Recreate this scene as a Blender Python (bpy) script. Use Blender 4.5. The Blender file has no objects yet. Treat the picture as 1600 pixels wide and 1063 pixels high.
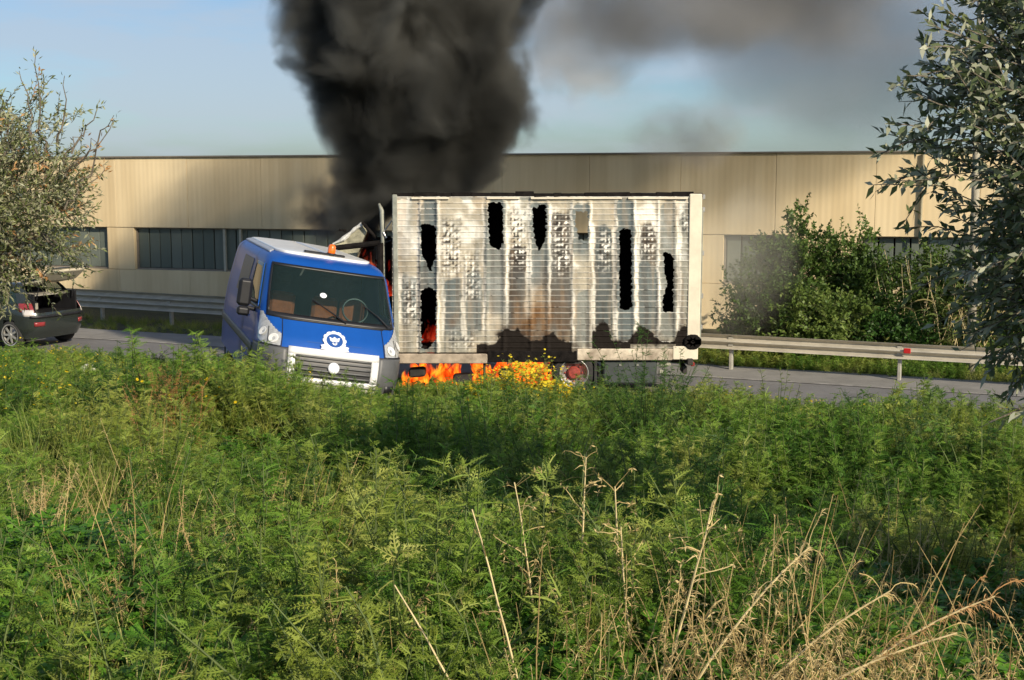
import bpy, math, random
import numpy as np
from mathutils import Vector, Matrix, Euler
R = math.radians
rng = np.random.default_rng(7)
random.seed(7)
scene = bpy.context.scene
col = scene.collection

# ------------------------------------------------------------------ camera, sky, sun, exposure
F, CX, CY = 1914.0, 800.0, 531.5          # lens in photo pixels (1600 x 1063)
CAMZ, PITCH = 3.8, math.atan(246.5 / 1914.0)
cam_d = bpy.data.cameras.new('camera'); cam = bpy.data.objects.new('camera', cam_d); col.objects.link(cam)
cam_d.sensor_width = 36.0; cam_d.lens = 36.0 * F / 1600.0; cam_d.clip_end = 2000; cam_d.clip_start = 0.05
cam.location = (0, 0, CAMZ); cam.rotation_euler = (math.pi / 2 - PITCH, 0, 0)
scene.camera = cam

SUN_EL, SUN_AZ = R(27), R(36)              # azimuth: how far right of straight-behind-the-camera
sun_dir = Vector((math.sin(SUN_AZ) * math.cos(SUN_EL), -math.cos(SUN_AZ) * math.cos(SUN_EL), math.sin(SUN_EL)))
sd = bpy.data.lights.new('sun', 'SUN'); so = bpy.data.objects.new('sun', sd); col.objects.link(so)
sd.energy = 5.0; sd.angle = R(0.5); sd.color = (1.0, 0.87, 0.68)
so.rotation_euler = sun_dir.to_track_quat('Z', 'Y').to_euler(); so.location = (20, -20, 30)

world = bpy.data.worlds.new('World'); scene.world = world; world.use_nodes = True
nt = world.node_tree; nt.nodes.clear()
def N(t, ty, **kw):
    n = t.nodes.new(ty)
    for k, v in kw.items(): setattr(n, k, v)
    return n
out = N(nt, 'ShaderNodeOutputWorld'); bg = N(nt, 'ShaderNodeBackground'); bg.inputs[1].default_value = 0.10
sky = N(nt, 'ShaderNodeTexSky', sky_type='NISHITA'); sky.sun_disc = False
sky.sun_elevation = SUN_EL; sky.sun_rotation = math.pi - SUN_AZ
sky.air_density = 1.0; sky.dust_density = 1.2; sky.ozone_density = 1.5; sky.altitude = 50
tc = N(nt, 'ShaderNodeTexCoord'); mp = N(nt, 'ShaderNodeMapping'); mp.inputs['Scale'].default_value = (1.0, 1.0, 4.5)
mp.inputs['Location'].default_value = (0.3, 0.1, 0.2)
nz = N(nt, 'ShaderNodeTexNoise'); nz.inputs['Scale'].default_value = 4.2; nz.inputs['Detail'].default_value = 6; nz.inputs['Roughness'].default_value = .55
cr = N(nt, 'ShaderNodeValToRGB'); cr.color_ramp.elements[0].position = .44; cr.color_ramp.elements[1].position = .62
cr.color_ramp.elements[1].color = (.6, .6, .6, 1)
mx = N(nt, 'ShaderNodeMix', data_type='RGBA'); mx.inputs['B'].default_value = (4.4, 5.0, 5.8, 1)
gr = N(nt, 'ShaderNodeMix', data_type='RGBA'); gr.blend_type = 'MULTIPLY'; gr.inputs['Factor'].default_value = 1
gr.inputs['B'].default_value = (.70, .84, 1.02, 1)
nt.links.new(tc.outputs['Generated'], mp.inputs[0]); nt.links.new(mp.outputs[0], nz.inputs[0])
nt.links.new(nz.outputs[0], cr.inputs[0]); nt.links.new(cr.outputs[0], mx.inputs['Factor'])
nt.links.new(sky.outputs[0], gr.inputs['A']); nt.links.new(gr.outputs['Result'], mx.inputs['A'])
nt.links.new(mx.outputs['Result'], bg.inputs[0]); nt.links.new(bg.outputs[0], out.inputs[0])

vs = scene.view_settings; vs.view_transform = 'Standard'; vs.look = 'None'; vs.gamma = 1; vs.use_curve_mapping = False
vs.exposure = 0.22
cy = scene.cycles
cy.max_bounces = 7; cy.diffuse_bounces = 3; cy.glossy_bounces = 3; cy.transmission_bounces = 5; cy.transparent_max_bounces = 16
cy.volume_bounces = 1; cy.volume_step_rate = .3; cy.volume_max_steps = 160
cy.use_denoising = True; cy.use_adaptive_sampling = True; cy.adaptive_threshold = 0.015; cy.sample_clamp_indirect = 6

# ------------------------------------------------------------------ helpers
def Wp(px, py, D):
    """world point at depth Y=D seen at photo pixel (px, py)"""
    a, b = (px - CX) / F, (CY - py) / F
    c, s = math.cos(PITCH), math.sin(PITCH)
    d = Vector((a, c + b * s, -s + b * c)); t = D / d.y
    return Vector((d.x * t, D, CAMZ + d.z * t))

def tag(o, label=None, cat=None, group=None, kind=None):
    if label: o['label'] = label
    if cat: o['category'] = cat
    if group: o['group'] = group
    if kind: o['kind'] = kind
    return o
def empty(name, loc=(0, 0, 0), rot=(0, 0, 0)):
    o = bpy.data.objects.new(name, None); col.objects.link(o); o.location = loc; o.rotation_euler = rot
    o.empty_display_size = .2
    return o
def mesh_obj(name, verts, faces, mat, parent=None, smooth=False, link=True, rnd=None, colr=None):
    me = bpy.data.meshes.new(name)
    verts = np.asarray(verts, dtype=np.float32)
    if isinstance(faces, np.ndarray):
        n, k = faces.shape
        me.vertices.add(len(verts)); me.vertices.foreach_set('co', verts.ravel())
        me.loops.add(n * k); me.loops.foreach_set('vertex_index', faces.astype(np.int32).ravel())
        me.polygons.add(n); me.polygons.foreach_set('loop_start', np.arange(0, n * k, k, dtype=np.int32))
        me.polygons.foreach_set('loop_total', np.full(n, k, dtype=np.int32))
        me.update(calc_edges=True); me.validate()
    else:
        me.from_pydata(verts.tolist(), [], faces); me.update()
    if smooth: me.polygons.foreach_set('use_smooth', [True] * len(me.polygons))
    if rnd is not None:
        a = me.attributes.new('rnd', 'FLOAT', 'POINT'); a.data.foreach_set('value', np.asarray(rnd, dtype=np.float32))
    if colr is not None:
        a = me.attributes.new('paint', 'FLOAT_COLOR', 'POINT'); a.data.foreach_set('color', np.asarray(colr, dtype=np.float32).ravel())
    if mat: me.materials.append(mat)
    o = bpy.data.objects.new(name, me)
    if link: col.objects.link(o)
    if parent: o.parent = parent
    return o
def share(src, name, parent=None, loc=None, rot=None, scale=None):
    o = src.copy(); o.name = name; col.objects.link(o)
    if parent is not None: o.parent = parent
    if loc is not None: o.location = loc
    if rot is not None: o.rotation_euler = rot
    if scale is not None: o.scale = scale
    return o
def copy_tree(o, parent=None):
    c = o.copy(); col.objects.link(c); c.parent = parent
    for ch in o.children: copy_tree(ch, c)
    return c

class MB:
    def __init__(s): s.v = []; s.f = []
    def add(s, vs, fs):
        n = len(s.v); s.v += [tuple(x) for x in vs]; s.f += [tuple(i + n for i in f) for f in fs]; return s
    def box(s, c, d, rot=None, bev=0.0, taper=1.0):
        x, y, z = d[0] / 2, d[1] / 2, d[2] / 2
        if bev <= 0:
            vs = [(sx * x * (taper if sz > 0 else 1), sy * y * (taper if sz > 0 else 1), sz * z) for sz in (-1, 1) for sx, sy in ((-1, -1), (1, -1), (1, 1), (-1, 1))]
            fs = [(3, 2, 1, 0), (4, 5, 6, 7), (0, 1, 5, 4), (1, 2, 6, 5), (2, 3, 7, 6), (3, 0, 4, 7)]
        else:
            b = min(bev, x * .95, y * .95, z * .95)
            ring = lambda ax, ay: [(-ax + b, -ay), (ax - b, -ay), (ax, -ay + b), (ax, ay - b), (ax - b, ay), (-ax + b, ay), (-ax, ay - b), (-ax, -ay + b)]
            vs = []
            for zz, k in ((-z, b), (-z + b, 0), (z - b, 0), (z, b)):
                for px_, py_ in ring(x - k * .0, y - k * .0):
                    fx = (x - k) / x; fy = (y - k) / y
                    vs.append((px_ * fx, py_ * fy, zz))
            fs = [tuple(range(7, -1, -1)), tuple(range(24, 32))]
            for r_ in range(3):
                for i in range(8):
                    fs.append((r_ * 8 + i, r_ * 8 + (i + 1) % 8, r_ * 8 + 8 + (i + 1) % 8, r_ * 8 + 8 + i))
        M = Euler(rot).to_matrix() if rot else Matrix.Identity(3)
        return s.add([Vector(c) + M @ Vector(v) for v in vs], fs)
    def tube(s, pts, rad, n=8, cap=True):
        pts = [Vector(p) for p in pts]; m = len(pts)
        rad = [rad] * m if not hasattr(rad, '__len__') else rad
        vs, fs = [], []; up = None
        for i, p in enumerate(pts):
            t = (pts[min(i + 1, m - 1)] - pts[max(i - 1, 0)]).normalized()
            a = t.orthogonal().normalized() if up is None else (up - t * up.dot(t)).normalized()
            up = a; b = t.cross(a)
            for k in range(n):
                q = 2 * math.pi * k / n; vs.append(p + (a * math.cos(q) + b * math.sin(q)) * rad[i])
        for i in range(m - 1):
            for k in range(n): fs.append((i * n + k, i * n + (k + 1) % n, (i + 1) * n + (k + 1) % n, (i + 1) * n + k))
        if cap: fs += [tuple(range(n - 1, -1, -1)), tuple(range((m - 1) * n, m * n))]
        return s.add(vs, fs)
    def lathe(s, prof, c, axis, n=24):
        """prof: list of (radius, offset along axis)"""
        ax = Vector(axis).normalized(); a = ax.orthogonal().normalized(); b = ax.cross(a); vs, fs = [], []
        for r_, h in prof:
            for k in range(n):
                q = 2 * math.pi * k / n; vs.append(Vector(c) + ax * h + (a * math.cos(q) + b * math.sin(q)) * r_)
        for i in range(len(prof) - 1):
            for k in range(n): fs.append((i * n + k, i * n + (k + 1) % n, (i + 1) * n + (k + 1) % n, (i + 1) * n + k))
        return s.add(vs, fs)
    def prism(s, poly, o, ux, uy, thick):
        o, ux, uy = Vector(o), Vector(ux), Vector(uy); nrm = ux.cross(uy).normalized() * thick; n = len(poly)
        vs = [o + ux * a + uy * b for a, b in poly] + [o + ux * a + uy * b + nrm for a, b in poly]
        fs = [tuple(range(n - 1, -1, -1)), tuple(range(n, 2 * n))] + [(i, (i + 1) % n, n + (i + 1) % n, n + i) for i in range(n)]
        return s.add(vs, fs)
    def obj(s, name, mat, parent=None, smooth=False, bevel=0):
        o = mesh_obj(name, s.v, s.f, mat, parent, smooth)
        if bevel:
            m = o.modifiers.new('bevel', 'BEVEL'); m.width = bevel; m.segments = 2; m.limit_method = 'ANGLE'
        return o

# ------------------------------------------------------------------ materials
def mat_new(name):
    m = bpy.data.materials.new(name); m.use_nodes = True; t = m.node_tree; t.nodes.clear()
    o = N(t, 'ShaderNodeOutputMaterial'); return m, t, o
def ramp(t, stops):
    r = N(t, 'ShaderNodeValToRGB'); e = r.color_ramp.elements
    while len(e) < len(stops): e.new(.5)
    for k, (p, c) in enumerate(stops):
        e[k].position = p; e[k].color = (*c, 1) if len(c) == 3 else c
    return r
def simple(name, c, rough=.5, metal=0, var=.15, scale=6, bump=0, c2=None, spec=.5, coat=0, stretch=(1, 1, 1), bscale=None):
    m, t, o = mat_new(name); b = N(t, 'ShaderNodeBsdfPrincipled'); t.links.new(b.outputs[0], o.inputs[0])
    co = N(t, 'ShaderNodeTexCoord'); mp_ = N(t, 'ShaderNodeMapping'); mp_.inputs['Scale'].default_value = stretch
    t.links.new(co.outputs['Object'], mp_.inputs[0])
    n = N(t, 'ShaderNodeTexNoise'); n.inputs['Scale'].default_value = scale; n.inputs['Detail'].default_value = 8; n.inputs['Roughness'].default_value = .65
    t.links.new(mp_.outputs[0], n.inputs[0])
    c2 = c2 or tuple(x * (1 - var * 2) for x in c); ca = tuple(min(1, x * (1 + var * .5)) for x in c)
    r = ramp(t, [(.3, c2), (.62, ca)]); t.links.new(n.outputs[0], r.inputs[0]); t.links.new(r.outputs[0], b.inputs['Base Color'])
    b.inputs['Roughness'].default_value = rough; b.inputs['Metallic'].default_value = metal
    b.inputs['Specular IOR Level'].default_value = spec; b.inputs['Coat Weight'].default_value = coat; b.inputs['Coat Roughness'].default_value = .06
    if bump:
        n2 = N(t, 'ShaderNodeTexNoise'); n2.inputs['Scale'].default_value = bscale or scale * 5; n2.inputs['Detail'].default_value = 6
        t.links.new(mp_.outputs[0], n2.inputs[0])
        bp = N(t, 'ShaderNodeBump'); bp.inputs['Strength'].default_value = bump; bp.inputs['Distance'].default_value = .02
        t.links.new(n2.outputs[0], bp.inputs['Height']); t.links.new(bp.outputs[0], b.inputs['Normal'])
    return m
def leaf_mat(name, stops, transl=.35, rough=.5, patch=None, pscale=.5, spec=.3):
    """stops over a per-leaf/per-instance random; patch: second stops mixed in by a broad world noise"""
    m, t, o = mat_new(name); b = N(t, 'ShaderNodeBsdfPrincipled'); tr = N(t, 'ShaderNodeBsdfTranslucent')
    ms = N(t, 'ShaderNodeMixShader'); ms.inputs[0].default_value = transl
    at = N(t, 'ShaderNodeAttribute'); at.attribute_name = 'rnd'; oi = N(t, 'ShaderNodeObjectInfo')
    ad = N(t, 'ShaderNodeMath', operation='ADD'); ml = N(t, 'ShaderNodeMath', operation='MULTIPLY'); ml.inputs[1].default_value = .5
    t.links.new(at.outputs['Fac'], ad.inputs[0]); t.links.new(oi.outputs['Random'], ad.inputs[1]); t.links.new(ad.outputs[0], ml.inputs[0])
    r = ramp(t, stops); t.links.new(ml.outputs[0], r.inputs[0]); c = r.outputs[0]
    if patch:
        g = N(t, 'ShaderNodeNewGeometry'); n = N(t, 'ShaderNodeTexNoise'); n.inputs['Scale'].default_value = pscale; n.inputs['Detail'].default_value = 3
        t.links.new(g.outputs['Position'], n.inputs[0])
        rf = ramp(t, [(.48, (0, 0, 0)), (.60, (1, 1, 1))]); t.links.new(n.outputs[0], rf.inputs[0])
        r2 = ramp(t, patch); t.links.new(ml.outputs[0], r2.inputs[0])
        mm = N(t, 'ShaderNodeMix', data_type='RGBA'); t.links.new(rf.outputs[0], mm.inputs['Factor'])
        t.links.new(c, mm.inputs['A']); t.links.new(r2.outputs[0], mm.inputs['B']); c = mm.outputs['Result']
    t.links.new(c, b.inputs['Base Color']); t.links.new(c, tr.inputs[0])
    b.inputs['Roughness'].default_value = rough; b.inputs['Specular IOR Level'].default_value = spec
    t.links.new(b.outputs[0], ms.inputs[1]); t.links.new(tr.outputs[0], ms.inputs[2]); t.links.new(ms.outputs[0], o.inputs[0])
    return m

M = {}
M['asphalt'] = simple('asphalt', (.165, .16, .155), .85, var=.12, scale=1.2, bump=.35, bscale=60)
M['asphalt_far'] = simple('asphalt_far', (.23, .22, .20), .85, var=.12, scale=1.5, bump=.35, bscale=60)
M['line_paint'] = simple('line_paint', (.30, .285, .26), .7, var=.25, scale=5)
M['soil'] = simple('soil', (.05, .055, .022), .95, var=.3, scale=2.5, bump=.6, c2=(.022, .02, .01))
M['rail'] = simple('rail_zinc', (.50, .46, .37), .55, .25, var=.12, scale=3, stretch=(1, 1, 4))
M['rail_post'] = simple('rail_post', (.42, .40, .34), .6, .2, var=.15, scale=8)
M['reflector'] = simple('reflector_red', (.45, .02, .02), .3, var=.05)
M['blue'] = simple('blue_paint', (.006, .075, .34), .42, 0, var=.06, scale=2, coat=.12, spec=.3)
M['white_paint'] = simple('white_paint', (.78, .78, .76), .35, var=.04, scale=3, coat=.3)
M['grey_roof'] = simple('grey_roof', (.36, .38, .42), .4, var=.05)
M['bumper'] = simple('bumper_plastic', (.085, .088, .09), .5, var=.12, scale=7)
M['black'] = simple('black_plastic', (.014, .014, .016), .45, var=.2)
M['rubber'] = simple('rubber', (.028, .027, .026), .8, var=.2, scale=12)
M['silver'] = simple('silver_frame', (.74, .74, .74), .35, .0, var=.05)
M['seat'] = simple('seat_fabric', (.34, .09, .035), .9, var=.15, scale=10)
M['dash'] = simple('dashboard', (.05, .05, .048), .7, var=.15)
M['emblem_white'] = simple('emblem_white', (.78, .80, .84), .5, var=.03)
M['emblem_blue'] = simple('emblem_blue', (.01, .07, .28), .5, var=.03)
M['steel'] = simple('steel', (.55, .53, .5), .35, .7, var=.15, scale=9)
M['rust'] = simple('rusty_red', (.30, .045, .03), .65, var=.25, scale=20)
M['char'] = simple('char', (.012, .010, .009), .9, var=.4, scale=9, bump=.6, spec=.15)
M['grey_box'] = simple('grey_box', (.055, .065, .065), .5, var=.15, scale=5)
M['cream'] = simple('cream_paint', (.70, .63, .49), .5, var=.08, scale=4)
M['ash'] = simple('ash_panel', (.42, .42, .33), .8, var=.25, scale=6)
M['pale_pipe'] = simple('pale_pipe', (.30, .31, .26), .6, .2, var=.2)
M['chassis'] = simple('chassis', (.03, .025, .022), .7, var=.3)
M['post'] = simple('concrete_pole', (.42, .38, .29), .85, var=.15, scale=5, bump=.3, stretch=(1, 1, .4))
M['bark'] = simple('bark', (.16, .135, .10), .9, var=.3, scale=14, bump=.8, stretch=(1, 1, .35))
M['stem'] = simple('stem_green', (.10, .14, .035), .7, var=.2)
M['straw'] = simple('straw', (.62, .50, .26), .7, var=.2, scale=14)
M['car_paint'] = simple('car_paint', (.045, .055, .05), .25, .5, var=.05, coat=.8)
M['car_red'] = simple('tail_lamp', (.26, .03, .03), .2, var=.1, coat=1)
M['car_clear'] = simple('lamp_clear', (.72, .66, .6), .15, .2, var=.1, coat=1)
M['liner'] = simple('hatch_liner', (.55, .50, .38), .7, var=.08)
M['cargo'] = simple('cargo_grey', (.32, .30, .25), .8, var=.15)
M['alloy'] = simple('alloy', (.5, .49, .45), .35, .5, var=.1)
M['rag'] = simple('rag', (.62, .60, .52), .8, var=.1)
M['roof_metal'] = simple('roof_metal', (.24, .21, .17), .6, .2, var=.1)
M['mullion'] = simple('mullion', (.40, .38, .30), .6, var=.1)

def wall_mat():
    m, t, o = mat_new('panel_render'); b = N(t, 'ShaderNodeBsdfPrincipled'); t.links.new(b.outputs[0], o.inputs[0])
    g = N(t, 'ShaderNodeNewGeometry')
    def noise(sc, stretch, det=6):
        mp_ = N(t, 'ShaderNodeMapping'); mp_.inputs['Scale'].default_value = stretch; t.links.new(g.outputs['Position'], mp_.inputs[0])
        n = N(t, 'ShaderNodeTexNoise'); n.inputs['Scale'].default_value = sc; n.inputs['Detail'].default_value = det; t.links.new(mp_.outputs[0], n.inputs[0]); return n
    n1 = noise(.45, (1, 1, .5)); n2 = noise(3.2, (1, 1, .05)); n3 = noise(.9, (1, 1, .04), 4)
    r1 = ramp(t, [(.35, (.64, .50, .29)), (.65, (.74, .60, .37))]); t.links.new(n1.outputs[0], r1.inputs[0])
    r2 = ramp(t, [(.38, (.78, .75, .70)), (.55, (1, 1, 1))]); t.links.new(n2.outputs[0], r2.inputs[0])
    r3 = ramp(t, [(.38, (.70, .66, .6)), (.46, (1, 1, 1))]); t.links.new(n3.outputs[0], r3.inputs[0])
    a = N(t, 'ShaderNodeMix', data_type='RGBA', blend_type='MULTIPLY'); a.inputs['Factor'].default_value = .35
    c = N(t, 'ShaderNodeMix', data_type='RGBA', blend_type='MULTIPLY'); c.inputs['Factor'].default_value = .35
    t.links.new(r1.outputs[0], a.inputs['A']); t.links.new(r2.outputs[0], a.inputs['B'])
    t.links.new(a.outputs['Result'], c.inputs['A']); t.links.new(r3.outputs[0], c.inputs['B']); t.links.new(c.outputs['Result'], b.inputs['Base Color'])
    b.inputs['Roughness'].default_value = .85
    wv = N(t, 'ShaderNodeTexWave', wave_type='BANDS', bands_direction='X'); wv.inputs['Scale'].default_value = 2.2
    t.links.new(g.outputs['Position'], wv.inputs[0])
    bp = N(t, 'ShaderNodeBump'); bp.inputs['Strength'].default_value = .10; bp.inputs['Distance'].default_value = .02
    t.links.new(wv.outputs['Fac'], bp.inputs['Height']); t.links.new(bp.outputs[0], b.inputs['Normal'])
    return m
M['wall'] = wall_mat()

def pane_mat():
    m, t, o = mat_new('channel_glass'); b = N(t, 'ShaderNodeBsdfPrincipled'); t.links.new(b.outputs[0], o.inputs[0])
    oi = N(t, 'ShaderNodeObjectInfo'); r = ramp(t, [(0, (.085, .105, .085)), (1, (.15, .17, .14))]); t.links.new(oi.outputs['Random'], r.inputs[0])
    t.links.new(r.outputs[0], b.inputs['Base Color']); b.inputs['Roughness'].default_value = .42; return m
M['pane'] = pane_mat()

def paint_mat():
    m, t, o = mat_new('burnt_panel'); b = N(t, 'ShaderNodeBsdfPrincipled'); t.links.new(b.outputs[0], o.inputs[0])
    at = N(t, 'ShaderNodeAttribute'); at.attribute_name = 'paint'; t.links.new(at.outputs['Color'], b.inputs['Base Color'])
    t.links.new(at.outputs['Alpha'], b.inputs['Metallic']); b.inputs['Roughness'].default_value = .7; b.inputs['Specular IOR Level'].default_value = .05
    co = N(t, 'ShaderNodeTexCoord'); n2 = N(t, 'ShaderNodeTexNoise'); n2.inputs['Scale'].default_value = 25; t.links.new(co.outputs['Object'], n2.inputs[0])
    bp = N(t, 'ShaderNodeBump'); bp.inputs['Strength'].default_value = .4; bp.inputs['Distance'].default_value = .01
    t.links.new(n2.outputs[0], bp.inputs['Height']); t.links.new(bp.outputs[0], b.inputs['Normal'])
    return m
M['paint'] = paint_mat()

def glass_mat(name, tint, alpha, rough=.04):
    m, t, o = mat_new(name); g = N(t, 'ShaderNodeBsdfPrincipled'); g.inputs['Base Color'].default_value = (.03, .055, .055, 1); g.inputs['Roughness'].default_value = rough
    tr = N(t, 'ShaderNodeBsdfTransparent'); tr.inputs[0].default_value = (*tint, 1); ms = N(t, 'ShaderNodeMixShader'); ms.inputs[0].default_value = alpha
    t.links.new(g.outputs[0], ms.inputs[1]); t.links.new(tr.outputs[0], ms.inputs[2]); t.links.new(ms.outputs[0], o.inputs[0]); return m
M['windshield'] = glass_mat('windshield_glass', (.70, .88, .86), .68)
M['side_glass'] = glass_mat('side_glass', (.5, .6, .6), .35)
M['lamp_shell'] = simple('lamp_shell', (.66, .66, .64), .22, .35, var=.18, scale=18)
M['lens'] = glass_mat('lamp_lens', (1, 1, 1), .9)
M['beacon'] = simple('beacon_orange', (.85, .16, .01), .25, var=.1, coat=1)

def flame_mat():
    m, t, o = mat_new('flame'); em = N(t, 'ShaderNodeEmission'); tr = N(t, 'ShaderNodeBsdfTransparent'); ms = N(t, 'ShaderNodeMixShader')
    g = N(t, 'ShaderNodeNewGeometry'); mp_ = N(t, 'ShaderNodeMapping'); mp_.inputs['Scale'].default_value = (1, 1, .45); t.links.new(g.outputs['Position'], mp_.inputs[0])
    n = N(t, 'ShaderNodeTexNoise'); n.inputs['Scale'].default_value = 4.5; n.inputs['Detail'].default_value = 5; n.inputs['Distortion'].default_value = 1.2
    t.links.new(mp_.outputs[0], n.inputs[0])
    r = ramp(t, [(.33, (.03, .002, .0)), (.43, (.55, .03, .002)), (.52, (1.0, .13, .006)), (.62, (1.0, .34, .02)), (.74, (1.0, .66, .12))]); t.links.new(n.outputs[0], r.inputs[0])
    at = N(t, 'ShaderNodeAttribute'); at.attribute_name = 'rnd'
    t.links.new(r.outputs[0], em.inputs[0]); em.inputs[1].default_value = 2.2
    n2 = N(t, 'ShaderNodeTexNoise'); n2.inputs['Scale'].default_value = 7; n2.inputs['Detail'].default_value = 3; t.links.new(mp_.outputs[0], n2.inputs[0])
    ad = N(t, 'ShaderNodeMath', operation='MULTIPLY_ADD'); ad.inputs[1].default_value = -.55; t.links.new(at.outputs['Fac'], ad.inputs[0]); t.links.new(n2.outputs[0], ad.inputs[2])
    ra = ramp(t, [(.22, (0, 0, 0)), (.52, (.9, .9, .9))]); t.links.new(ad.outputs[0], ra.inputs[0])
    t.links.new(ra.outputs[0], ms.inputs[0]); t.links.new(tr.outputs[0], ms.inputs[1]); t.links.new(em.outputs[0], ms.inputs[2]); t.links.new(ms.outputs[0], o.inputs[0]); return m
M['flame'] = flame_mat()
M['flame_red'] = M['flame'].copy(); M['flame_red'].name = 'flame_red'
for n_ in M['flame_red'].node_tree.nodes:
    if n_.type == 'EMISSION': n_.inputs[1].default_value = .55
    if n_.type == 'VALTORGB' and len(n_.color_ramp.elements) == 5:
        for e_, c_ in zip(n_.color_ramp.elements, ((.02, .001, 0), (.25, .008, .002), (.65, .03, .01), (.95, .10, .03), (1, .4, .2))): e_.color = (*c_, 1)

# ------------------------------------------------------------------ terrain, road
def bank_s(x, y): return (22.6 - .42 * x - y) * .92
def gz(x, y):
    x = np.asarray(x, dtype=float); y = np.asarray(y, dtype=float)
    s = bank_s(x, y)
    t = np.clip((s - 1.4) / 19.4, 0, 1.25)
    z = 2.2 * t ** .92
    z = z + np.clip(t * 6, 0, 1) * (.09 * np.sin(x * 1.3 + 1.1 * np.sin(y * .7)) + .07 * np.sin(y * 1.7 + x * .6))
    # hollow to the right of the view
    z = z - .28 * np.exp(-((x - 2.6) / 2.0) ** 2 - ((y - 8.3) / 2.2) ** 2)
    return z
def axis(lo, hi, step, far):
    a = np.arange(lo, hi + 1e-6, step)
    ext = np.array([1.5, 4, 9, 20, 45, 100, far])
    return np.concatenate([(lo - ext)[::-1], a, hi + ext])
xs, ys = axis(-20, 20, .3, 500), axis(-4, 44, .3, 700)
X, Y = np.meshgrid(xs, ys); Z = gz(X, Y)
nx, ny = len(xs), len(ys); idx = np.arange(nx * ny).reshape(ny, nx)
fc = np.stack([idx[:-1, :-1], idx[:-1, 1:], idx[1:, 1:], idx[1:, :-1]], -1).reshape(-1, 4)
tag(mesh_obj('ground', np.stack([X, Y, Z], -1).reshape(-1, 3), fc, M['soil'], smooth=True), kind='structure')

def strip(name, n0, n1, mat, z, u0=-70, u1=70, kind='structure', wob=0):
    """road-parallel sheet; n = metres across the road from its near edge line"""
    e = Vector((.922, -.387, 0)); n_ = Vector((.387, .922, 0)); o = Vector((0, 22.6, 0)); us = np.arange(u0, u1 + .1, 2.0)
    v = []
    for u in us:
        w = wob * math.sin(u * 1.7)
        v += [o + e * u + n_ * (n0 + w) + Vector((0, 0, z)), o + e * u + n_ * n1 + Vector((0, 0, z))]
    f = [(2 * i, 2 * i + 2, 2 * i + 3, 2 * i + 1) for i in range(len(us) - 1)]
    return tag(mesh_obj(name, v, f, mat), kind=kind)
strip('road', 0.0, 3.95, M['asphalt'], .030, wob=.06)
strip('road_shoulder', 2.45, 4.0, M['asphalt_far'], .036)
strip('road_line', 2.35, 2.47, M['line_paint'], .041)

# ------------------------------------------------------------------ warehouse
WD = .308
def wall_t(px):
    k = (px - 800) / F; D = 33.35 / (1 + WD * k); return k * D / .9557
we = Vector((.9557, -.2943, 0)); wn = Vector((-.2943, -.9557, 0)); WA = Vector((0, 33.35, 0)); wyaw = math.atan2(-.2943, .9557)
wh = empty('warehouse', WA, (0, 0, wyaw)); tag(wh, 'long low beige warehouse behind the road, with strip windows of dark glass', 'building')
ZT, ZW1, ZW0 = 4.53, 2.46, 1.19
T0, T1 = -27.0, 24.0
MB().box(((T0 + T1) / 2, 7.2, ZT / 2 - .02), (T1 - T0, 13.4, ZT - .14)).obj('wall_core', M['char'], wh)
wins = [(wall_t(-260), wall_t(168)), (wall_t(210), wall_t(640)), (wall_t(700), wall_t(1085)), (wall_t(1130), wall_t(1232)), (wall_t(1344), wall_t(1660))]
PWD = 2.46
def panel_row(z0, z1, a, b, name='wall_panel', off=0.0):
    n = max(1, int(round((b - a) / PWD))); w = (b - a) / n; base = None
    for k in range(n):
        c = (a + (k + .5) * w, .12 + off + random.uniform(-.006, .006), (z0 + z1) / 2)
        if base is None:
            base = MB().box((0, 0, 0), (w - .007, .22, z1 - z0 - .006), bev=.004).obj(name, M['wall'], wh); base.location = c
        else: share(base, name, loc=c)
panel_row(ZW1, ZT, T0, T1)
panel_row(.0, ZW0, T0, T1)
edges = [T0] + [v for w_ in wins for v in w_] + [T1]
for a, b in zip(edges[::2], edges[1::2]):
    if b - a > .3: MB().box(((a + b) / 2, .14, (ZW0 + ZW1) / 2), (b - a - .01, .22, ZW1 - ZW0 - .01), bev=.01).obj('wall_panel', M['wall'], wh)
MB().box(((T0 + T1) / 2, .1, ZT + .02), (T1 - T0 + .1, .32, .04)).box(((T0 + T1) / 2, 7.0, ZT + .02), (T1 - T0, 13.6, .05)).obj('roof', M['roof_metal'], wh)
pane0 = None
for a, b in wins:
    fr = MB(); L = b - a
    fr.box(((a + b) / 2, .2, ZW1 - .02), (L, .1, .04)); fr.box(((a + b) / 2, .2, ZW0 + .025), (L, .12, .05))
    for q in (a + .02, b - .02): fr.box((q, .2, (ZW0 + ZW1) / 2), (.04, .1, ZW1 - ZW0 - .1))
    wo = fr.obj('window', M['roof_metal'], wh)
    n = int(L / .36); w = (L - .08) / n
    for k in range(n):
        if pane0 is None:
            pane0 = MB().box((0, 0, 0), (w - .014, .05, ZW1 - ZW0 - .09), bev=.012).obj('pane', M['pane'], wo)
            po = pane0
        else: po = share(pane0, 'pane', parent=wo)
        po.location = (a + .04 + (k + .5) * w, .23 + .012 * (k % 2), (ZW0 + ZW1) / 2 + .01)
for px in (349, 374):
    MB().box((wall_t(px), .12, (ZW0 + ZW1) / 2), (.07, .08, ZW1 - ZW0 - .02)).obj('mullion', M['mullion'], wh)
MB().tube([(wall_t(1436), -.06, 4.5), (wall_t(1436), -.06, 2.3)], .035, 8).obj('downpipe', simple('downpipe', (.36, .31, .20), .6, var=.1), wh)

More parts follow.
